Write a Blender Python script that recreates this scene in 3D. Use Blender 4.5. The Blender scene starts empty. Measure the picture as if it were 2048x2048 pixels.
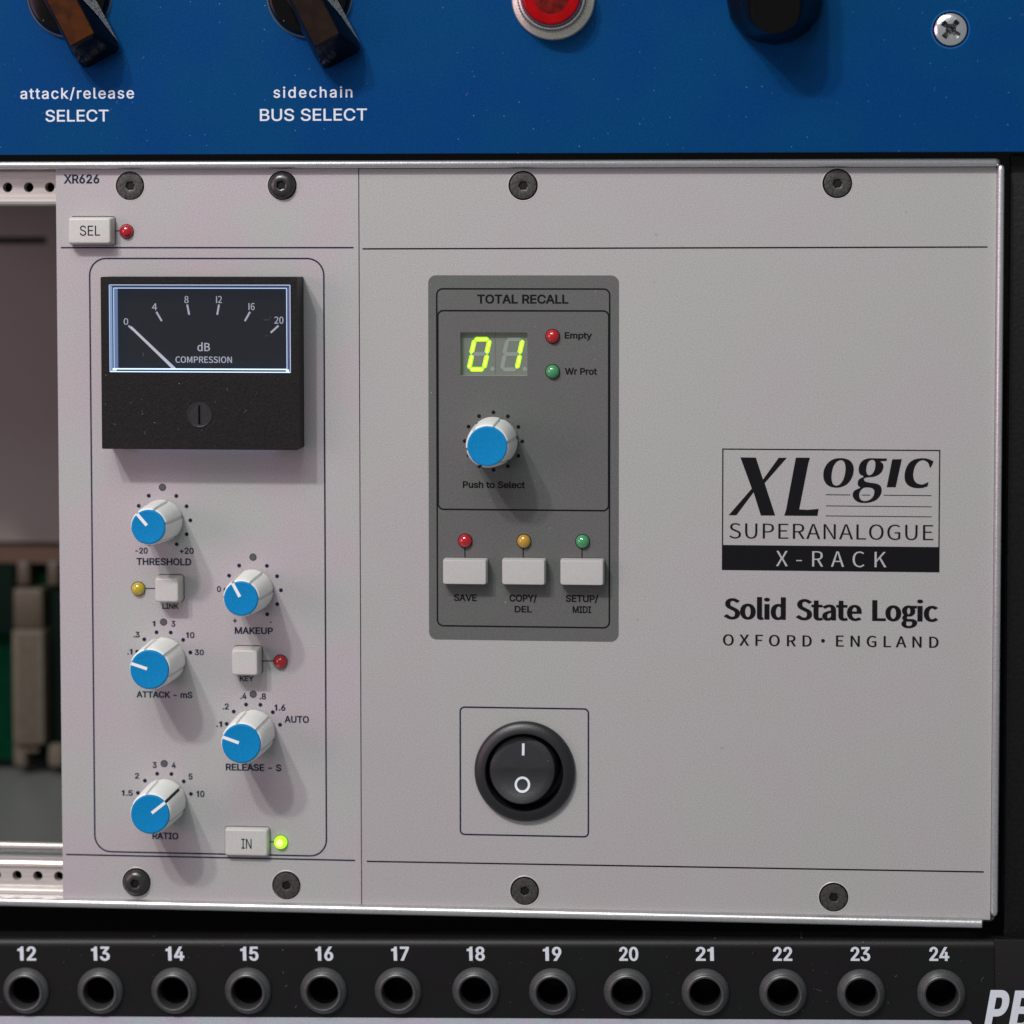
import bpy, bmesh, math, random, json
from mathutils import Vector, Matrix
from mathutils.geometry import tessellate_polygon, delaunay_2d_cdt

sc = bpy.context.scene
col = sc.collection
MM = 0.001
R = math.radians
random.seed(7)

# ------------------------------------------------------------------ camera
# The front plates stand upright at y = 0; +x right, +z up, the viewer is at -y.
CAM_DIST, F_PX = 536.75, 4897.94
rx, ry, rz = 0.0488295, 0.0823309, 0.0037935
Mx = Matrix(((1, 0, 0), (0, math.cos(rx), -math.sin(rx)), (0, math.sin(rx), math.cos(rx))))
My = Matrix(((math.cos(ry), 0, math.sin(ry)), (0, 1, 0), (-math.sin(ry), 0, math.cos(ry))))
Mz = Matrix(((math.cos(rz), -math.sin(rz), 0), (math.sin(rz), math.cos(rz), 0), (0, 0, 1)))
W2C = Mz @ My @ Mx
conv = lambda v: Vector((v[0], v[2], -v[1]))
ax, ay, az = conv(W2C[0]), -conv(W2C[1]), -conv(W2C[2])
cam_d = bpy.data.cameras.new('camera')
cam = bpy.data.objects.new('camera', cam_d)
col.objects.link(cam)
cam.matrix_world = Matrix(((ax.x, ay.x, az.x, 0), (ax.y, ay.y, az.y, -CAM_DIST * MM), (ax.z, ay.z, az.z, 0), (0, 0, 0, 1)))
cam_d.sensor_width = 36
cam_d.lens = 36 * F_PX / 2048
cam_d.shift_x = (1024 - 1090.018) / 2048
cam_d.shift_y = (718.968 - 1024) / 2048
cam_d.clip_start, cam_d.clip_end = 0.02, 50
cam_d.dof.use_dof = True
cam_d.dof.focus_distance = 0.539
cam_d.dof.aperture_fstop = 7.0
sc.camera = cam

# ------------------------------------------------------------------ light
w = bpy.data.worlds.new('World')
sc.world = w
w.use_nodes = True
w.node_tree.nodes['Background'].inputs[0].default_value = (0.82, 0.86, 0.9, 1)
w.node_tree.nodes['Background'].inputs[1].default_value = 0.29

def area(name, pos, target, size, power, colour, shape='DISK', size_y=None):
    l = bpy.data.lights.new(name, 'AREA')
    l.shape, l.size, l.energy, l.color = shape, size, power, colour
    if size_y:
        l.size_y = size_y
    o = bpy.data.objects.new(name, l)
    col.objects.link(o)
    o.location = pos
    o.rotation_euler = (Vector(target) - Vector(pos)).to_track_quat('-Z', 'Y').to_euler()
    return o

def towards(dx, dz, dist, cx=-0.06, cz=-0.06):
    v = Vector((dx, -1.0, dz)).normalized() * dist
    return (cx + v.x, v.y, cz + v.z)

area('spot_lamp', towards(-0.40, 1.06, 1.55), (-.06, 0, -.06), 0.075, 7.6, (1.0, 0.93, 0.93))
area('spot_lamp', towards(-0.63, 1.07, 1.60), (-.06, 0, -.06), 0.075, 8.5, (0.97, 1.0, 0.94))
area('fill_lamp', (-0.20, -0.52, 0.52), (-.07, 0, -.03), 0.5, 2.3, (0.97, 0.98, 1.0), 'RECTANGLE', 0.35)  # unseen soft lamp added overhead for fill and falloff down the plates
area('pink_fill', (-0.75, -0.50, 0.05), (-.12, 0, -.06), 0.45, 1.7, (1.0, 0.58, 0.74))  # unseen pink lamp added to tint and brighten the left side

sc.view_settings.view_transform = 'Standard'
sc.view_settings.look = 'None'
sc.view_settings.exposure = 0.0
sc.view_settings.gamma = 1.0
sc.cycles.use_denoising = True
sc.cycles.max_bounces = 8

# ------------------------------------------------------------------ measured layout (millimetres)
L = {
  'jacks': [[-102.655, -0.338], [-85.487, -0.285], [-68.468, -0.232], [-51.596, -0.18], [-34.389, -0.126], [-17.51, -0.074], [-0.003, -0.019], [17.23, -0.146], [33.904, -0.153], [51.197, -0.158], [68.341, -0.164], [85.452, -0.169], [102.994, -0.172]],
  'tilt': 0.022,
  'pbo': [-59.86, -167.49],
  'mod': [-153.824, -148.61, -85.709, 15.799],
  'pan': [-85.49, -148.891, 53.596, 15.744],
  'mframe': [-146.505, -137.997, -93.324, -3.866],
  'mline1': [-152.814, -1.635, -86.829, -1.633],
  'mline2': [-152.99, -138.656, -87.048, -138.654],
  'pline1': [-84.813, -1.897, 51.755, -1.487],
  'pline2': [-84.387, -138.798, 52.109, -138.3],
  'trbox': [-70.22, -88.616, -28.05, -7.719],
  'trframe': [-68.49, -85.69, -29.928, -10.534],
  'trinner': [-68.376, -59.707, -30.027, -15.342],
  'swframe': [-63.451, -132.439, -34.552, -103.499],
  'logo': [-5.354, -72.395, 41.984, -45.61],
  'logobar': -66.865,
  'logolines': [[17.272, 22.592, -55.602], [25.103, 26.854, -55.61], [29.828, 40.156, -55.609], [17.285, 40.174, -58.05], [17.297, 40.191, -60.25]],
  'X': [[-1.387, -47.535], [1.993, -47.57], [3.569, -52.38], [6.982, -47.564], [8.741, -47.551], [3.924, -53.146], [6.245, -60.262], [3.131, -60.29], [1.523, -55.179], [-2.224, -60.279], [-3.902, -60.294], [1.138, -54.382]],
  'Lb': [[10.704, -47.508], [13.778, -47.516], [13.461, -48.522], [11.49, -58.882], [13.337, -58.955], [15.708, -58.727], [15.453, -60.267], [8.241, -60.273], [8.646, -58.908]],
  'ib': [[31.611, -47.742], [33.676, -47.669], [33.479, -48.671], [32.408, -53.833], [30.457, -53.849], [30.711, -52.52]],
  'o_out': [[20.736, -47.555], [22.197, -47.928], [23.079, -48.894], [23.291, -50.219], [22.892, -51.845], [21.936, -53.18], [20.625, -53.869], [19.252, -54.028], [17.847, -53.626], [16.964, -52.629], [16.694, -51.302], [16.949, -49.824], [17.819, -48.49], [19.13, -47.714]],
  'o_in': [[20.65, -47.998], [21.237, -48.465], [21.506, -49.495], [21.426, -50.823], [21.025, -52.302], [20.271, -53.311], [19.454, -53.584], [18.809, -53.205], [18.482, -52.174], [18.533, -50.845], [18.905, -49.367], [19.659, -48.3]],
  'g_out': [[26.425, -47.573], [27.882, -47.533], [30.504, -47.573], [30.361, -48.105], [28.993, -48.173], [29.579, -48.699], [29.729, -49.434], [29.357, -50.468], [28.546, -51.211], [27.47, -51.603], [26.159, -51.731], [25.519, -52.031], [25.726, -52.56], [26.603, -52.848], [28.208, -53.071], [29.086, -53.565], [29.383, -54.447], [29.156, -55.481], [28.376, -56.52], [27.067, -57.151], [25.61, -57.34], [24.295, -57.145], [23.356, -56.415], [23.088, -55.473], [23.492, -54.643], [24.714, -53.984], [24.244, -53.515], [24.182, -52.867], [24.469, -52.157], [25.429, -51.559], [24.638, -51.035], [24.37, -50.211], [24.51, -49.09], [25.203, -48.083]],
  'g_in1': [[27.301, -47.861], [27.798, -48.123], [27.978, -48.858], [27.81, -50.038], [27.32, -50.926], [26.681, -51.255], [26.213, -51.023], [26.004, -50.199], [26.142, -48.96], [26.632, -48.131]],
  'g_in2': [[25.444, -54.037], [26.61, -53.939], [27.486, -54.197], [27.782, -54.755], [27.584, -55.789], [26.831, -56.622], [25.753, -56.926], [24.876, -56.638], [24.521, -55.874], [24.661, -54.869]],
  'c': [[40.536, -48.09], [40.337, -48.679], [39.908, -49.506], [39.704, -49.39], [39.466, -48.627], [38.939, -48.101], [38.212, -47.871], [37.343, -48.201], [36.622, -49.089], [36.225, -50.416], [36.204, -51.594], [36.56, -52.533], [37.29, -53.057], [38.25, -53.167], [39.495, -52.628], [39.27, -53.571], [38.255, -53.933], [36.948, -54.002], [35.55, -53.66], [34.613, -52.843], [34.314, -51.608], [34.478, -50.135], [35.166, -48.658], [36.322, -47.767], [37.773, -47.463], [39.226, -47.541]],
  'bullet': [16.827, -87.766],
  'knobs': [[-130.187, -62.519, -40.7, 0], [-109.77, -78.004, -28.4, 0], [-130.186, -93.893, -72, 1], [-109.919, -109.914, -71, 1], [-130.291, -125.923, 51.6, 1]],
  'trknob': [-55.767, -44.337],
  'sel': [-149.948, -0.462, -140.999, 4.654],
  'in': [-115.968, -137.53, -106.774, -131.983],
  'link': [-130.842, -80.136, -126.006, -75.306],
  'key': [-113.614, -96.271, -108.268, -91.127],
  'save': [-66.568, -75.676, -57.252, -70.589],
  'copy': [-53.445, -75.616, -44.321, -70.451],
  'setup': [-40.573, -75.558, -31.441, -70.403],
  'leds': {'sel': [-137.849, 1.993], 'in': [-103.842, -134.852], 'link': [-135.862, -78.047], 'key': [-103.696, -94.098], 'empty': [-42.645, -21.117], 'wr': [-42.646, -28.894], 'save': [-62.097, -66.521], 'copy': [-49.015, -66.48], 'setup': [-36.029, -66.395]},
  'screws': [[-136.991, 12.115, 'f', 'm'], [-102.692, 12.133, 'd', 'm'], [-136.838, -144.654, 'd', 'm'], [-102.624, -144.677, 'f', 'm'], [-49.156, 11.999, 'f', 'p'], [19.417, 12.318, 'f', 'p'], [-48.904, -144.742, 'f', 'p'], [19.476, -144.664, 'f', 'p']],
  'leads': [[-140.717, 2.095, -139.356, 2.094], [-106.864, -134.834, -105.5, -134.806], [-134.47, -77.963, -131.848, -77.933], [-108.779, -93.978, -105.155, -93.927], [-62.145, -68.013, -62.15, -71.02], [-49.182, -67.881, -49.184, -70.883], [-36.161, -67.749, -36.159, -70.745]],
  'meter': [-141.793, -45.959, -98.046, -8.036],
  'mwin': [-139.985, -29.031, -99.512, -9.68],
  'dial': [-139.017, -27.987, -101.498, -11.183],
  'mscrew': [-119.889, -38.343],
  'ticks': [[-136.578, -18.88, -135.654, -19.721], [-130.287, -15.808, -129.081, -17.85], [-123.339, -14.184, -122.917, -16.441], [-116.225, -14.17, -116.629, -16.427], [-109.281, -15.763, -110.46, -17.804], [-102.94, -18.791, -104.695, -20.354]],
  'needle': [-135.899, -19.141, -126.005, -28.513],
  'disp': [-63.155, -29.844, -48.225, -20.295],
  'seg': {'A': [-59.678, -21.859, -57.34, -21.852], 'F': [-60.157, -22.411, -60.714, -24.722], 'B': [-56.807, -22.4, -57.325, -24.674], 'E': [-60.734, -25.676, -61.235, -27.989], 'C': [-57.382, -25.664, -57.882, -27.866], 'D': [-60.72, -28.519, -58.454, -28.51], 'G': [-60.291, -25.124, -57.841, -25.115]},
  'seg_dx': 7.305,
  'dp': [-56.097, -28.409],
  'hd': -1.2,
  'dsseam': -55.504,
  'switch': [-48.844, -117.772],
  'swin': [-48.978, -117.74],
  'rocker': [-49.315, -117.222],
  'swI': [-49.155, -112.8],
  'swO': [-49.238, -120.414],
  'lip_t': [17.541, 15.761, 54.318],
  'lip_b': [-148.503, -150.501, 52.092],
  'lip_r': [53.665, 55.165, 16.155, -147.756],
  'leftx': -174.275,
  'rail_t': [16.081, 13.733, 9.874, 9.594, 7.748],
  'rail_th': [[-170.518, 11.896], [-165.699, 11.887], [-160.887, 11.877], [-156.013, 11.867]],
  'rail_b': [-140.464, -142.189, -146.56, -147.021, -148.978, -149.553],
  'rail_bh': [[-174.895, -144.639], [-170.061, -144.536], [-165.234, -144.432], [-160.391, -144.329], [-155.555, -144.226]],
  'highlight_z': -139.349,
  'in_top': 7.777,
  'in_edge': -79.361,
  'brown': [-80.069, -84.162],
  'pcb': [-84.69, -136.945, -195.477],
  'conn': [-190.203, -181.834, -90.525, -101.108, -134.146],
  'slot': [0.871, -0.956, -182.795],
  'ear': [56.745, 18.856, -153.533],
  'blue_bot': 19.01,
  'bk': [[-149.612, 54.397], [-95.944, 53.944]],
  'jewel': [-42.288, 52.593],
  'bkn': [5.627, 54.481],
  'bscrew': [43.287, 45.199],
  'pb_top': [11.532, 9.495, 114.596, 11.813, 142.657, -117.796],
  'strip': [-6.283, 109.543],
}
TEXTS = [
  ['mod', 'XR626', 'A', -152.038, -143.953, 12.723, 1.865, 0, 'navy', 48, 38, {}],
  ['mod', 'THRESHOLD', 'A', -136.245, -123.772, -72.625, 1.469, 0, 'navy', 48, 38, {}],
  ['mod', '-20', 'A', -136.487, -133.679, -70.066, 1.24, 0, 'navy', 48, 38, {}],
  ['mod', '+20', 'A', -126.388, -123.193, -70.026, 1.304, 0, 'navy', 48, 38, {}],
  ['mod', 'LINK', 'A', -130.444, -126.681, -82.471, 1.145, 0, 'navy', 48, 38, {}],
  ['mod', 'MAKEUP', 'A', -114.006, -105.336, -87.88, 1.403, 0, 'navy', 48, 38, {}],
  ['mod', '0', 'A', -117.988, -117.067, -78.52, 1.239, 0, 'navy', 48, 38, {}],
  ['mod', 'KEY', 'A', -112.956, -109.733, -98.55, 1.112, 0, 'navy', 48, 38, {}],
  ['mod', 'ATTACK - mS', 'A', -136.499, -123.728, -102.565, 1.313, 0, 'navy', 48, 38, {}],
  ['mod', '1', 'A', -132.723, -132.062, -86.443, 1.145, 0, 'navy', 48, 38, {'n': '1 (attack)'}],
  ['mod', '3', 'A', -128.428, -127.503, -86.484, 1.242, 0, 'navy', 48, 38, {'n': '3 (attack)'}],
  ['mod', '.3', 'A', -137.046, -135.655, -89.016, 1.212, 0, 'navy', 48, 38, {}],
  ['mod', '10', 'A', -125.08, -123.167, -88.985, 1.243, 0, 'navy', 48, 38, {}],
  ['mod', '30', 'A', -123.129, -121.052, -92.817, 1.178, 0, 'navy', 48, 38, {}],
  ['mod', '.1', 'A', -138.537, -137.344, -92.904, 1.214, 0, 'navy', 48, 38, {}],
  ['mod', 'RELEASE - S', 'A', -116.242, -103.624, -118.76, 1.436, 0, 'navy', 48, 38, {}],
  ['mod', '.1', 'A', -118.381, -117.024, -108.941, 1.18, 0, 'navy', 48, 38, {}],
  ['mod', '.2', 'A', -116.87, -115.472, -104.999, 1.264, 0, 'navy', 48, 38, {}],
  ['mod', '.4', 'A', -112.832, -111.436, -102.58, 1.304, 0, 'navy', 48, 38, {}],
  ['mod', '.8', 'A', -108.476, -106.997, -102.596, 1.303, 0, 'navy', 48, 38, {}],
  ['mod', '1.6', 'A', -105.111, -102.621, -105.059, 1.303, 0, 'navy', 48, 38, {}],
  ['mod', 'AUTO', 'A', -102.846, -97.321, -107.73, 1.43, 0, 'navy', 48, 38, {}],
  ['mod', 'RATIO', 'A', -133.127, -127.197, -134.666, 1.401, 0, 'navy', 48, 38, {}],
  ['mod', '1.5', 'A', -140.093, -137.529, -124.951, 1.188, 0, 'navy', 48, 38, {}],
  ['mod', '2', 'A', -137.025, -136.044, -121.011, 1.186, 0, 'navy', 48, 38, {}],
  ['mod', '3', 'A', -132.952, -132.014, -118.525, 1.269, 0, 'navy', 48, 38, {}],
  ['mod', '4', 'A', -128.564, -127.627, -118.49, 1.226, 0, 'navy', 48, 38, {}],
  ['mod', '5', 'A', -124.753, -123.817, -121.002, 1.269, 0, 'navy', 48, 38, {}],
  ['mod', '10', 'A', -122.953, -121.167, -124.935, 1.354, 0, 'navy', 48, 38, {}],
  ['mod', '+', 'A', -114.385, -113.53, -85.522, 1.338, 0, 'navy', 48, 38, {}],
  ['mod', '-', 'A', -106.078, -105.619, -85.712, 1.141, 0, 'navy', 48, 38, {}],
  ['selb', 'SEL', 'A', -147.618, -143.054, 1.045, 2.207, 3.1, 'black', 4, 0, {}],
  ['inb', 'IN', 'A', -112.457, -110.172, -136.086, 2.237, 1.6, 'black', 6, 2, {}],
  ['pan', 'TOTAL RECALL', 'A', -59.346, -39.174, -13.859, 1.844, 0, 'black', 48, 38, {}],
  ['pan', 'Empty', 'A', -39.998, -33.976, -21.559, 1.313, 0, 'black', 48, 38, {}],
  ['pan', 'Wr Prot', 'A', -39.96, -32.876, -29.487, 1.368, 0, 'black', 48, 38, {}],
  ['pan', 'Push to Select', 'A', -62.605, -48.785, -54.678, 1.373, 0, 'black', 48, 38, {}],
  ['pan', 'SAVE', 'A', -64.654, -59.539, -79.89, 1.424, 0, 'black', 48, 38, {}],
  ['pan', 'COPY/', 'A', -52.258, -46.144, -79.87, 1.465, 0, 'black', 48, 38, {}],
  ['pan', 'DEL', 'A', -51.108, -47.252, -82.267, 1.332, 0, 'black', 48, 38, {}],
  ['pan', 'SETUP/', 'A', -39.777, -32.54, -79.802, 1.462, 0, 'black', 48, 38, {}],
  ['pan', 'MIDI', 'A', -38.23, -34.125, -82.239, 1.418, 0, 'black', 48, 38, {}],
  ['pan', 'SUPERANALOGUE', 'B', -3.766, 40.576, -65.387, 3.384, 0, 'black', 0, -16, {'track': 1.1}],
  ['pan', 'X-RACK', 'B', 6.5, 30.512, -71.456, 3.471, 0, 'gray', 2, -14, {'track': 1.0}],
  ['pan', 'Solid State Logic', 'B', -4.945, 41.813, -83.171, 4.468, 0, 'black', 68, 12, {}],
  ['pan', 'OXFORD', 'B', -5.074, 14.367, -89.06, 2.445, 0, 'black', 24, 0, {'track': 1.08}],
  ['pan', 'ENGLAND', 'B', 19.651, 41.916, -88.974, 2.436, 0, 'black', 24, 0, {'track': 1.08}],
  ['met', '0', 'B', -137.654, -136.625, -18.665, 1.397, 4.05, 'glow', 12, 8, {}],
  ['met', '4', 'B', -131.262, -130.113, -15.448, 1.491, 4.05, 'glow', 12, 8, {}],
  ['met', '8', 'B', -123.971, -123.02, -13.824, 1.513, 4.05, 'glow', 12, 8, {}],
  ['met', '12', 'B', -116.855, -115.541, -13.81, 1.511, 4.05, 'glow', 12, 8, {}],
  ['met', '16', 'B', -109.618, -108.234, -15.354, 1.51, 4.05, 'glow', 12, 8, {}],
  ['met', '20', 'B', -103.883, -101.822, -18.336, 1.509, 4.05, 'glow', 12, 8, {}],
  ['met', 'dB', 'B', -121.122, -118.293, -24.436, 1.755, 4.05, 'glow', 26, 18, {}],
  ['met', 'COMPRESSION', 'B', -126.074, -113.389, -27.034, 1.349, 4.05, 'glow', 22, 14, {}],
  ['blue', 'attack/release', 'A', -160.949, -135.277, 31.358, 2.342, 2.5, 'white', 22, 14, {'track': 1.02}],
  ['blue', 'SELECT', 'A', -155.299, -141.05, 26.328, 2.518, 2.5, 'white', 16, 14, {}],
  ['blue', 'sidechain', 'A', -104.069, -86.521, 31.328, 2.322, 2.5, 'white', 22, 14, {'track': 1.02}],
  ['blue', 'BUS SELECT', 'A', -107.112, -83.311, 26.28, 2.558, 2.5, 'white', 16, 14, {}],
  ['pb', '12', 'A', -104.453, -100.153, 6.64, 3.045, 0, 'white', 58, 30, {}],
  ['pb', '13', 'A', -87.408, -83.13, 6.676, 3.037, 0, 'white', 58, 30, {}],
  ['pb', '14', 'A', -70.267, -66.011, 6.71, 3.03, 0, 'white', 58, 30, {}],
  ['pb', '15', 'A', -53.154, -49.041, 6.746, 3.022, 0, 'white', 58, 30, {}],
  ['pb', '16', 'A', -36.069, -32.037, 6.78, 3.015, 0, 'white', 58, 30, {}],
  ['pb', '17', 'A', -18.892, -14.881, 6.816, 3.006, 0, 'white', 58, 30, {}],
  ['pb', '18', 'A', -1.864, 2.185, 6.851, 2.998, 0, 'white', 58, 30, {}],
  ['pb', '19', 'A', 15.194, 19.341, 6.857, 2.961, 0, 'white', 58, 30, {}],
  ['pb', '20', 'A', 32.223, 36.466, 6.892, 2.953, 0, 'white', 58, 30, {}],
  ['pb', '21', 'A', 49.222, 53.209, 6.926, 2.946, 0, 'white', 58, 30, {}],
  ['pb', '22', 'A', 66.25, 70.508, 6.962, 2.937, 0, 'white', 58, 30, {}],
  ['pb', '23', 'A', 83.305, 87.598, 6.998, 2.93, 0, 'white', 58, 30, {}],
  ['pb', '24', 'A', 100.502, 104.83, 7.032, 2.922, 0, 'white', 58, 30, {}],
  ['pb', 'P', 'A', 112.117, 116.625, -8.002, 8.134, 0, 'white', 80, 45, {'shear': 0.19}],
  ['pb', 'B', 'A', 117.438, 122.372, -8.088, 8.127, 0, 'white', 80, 45, {'shear': 0.19}],
]

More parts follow.
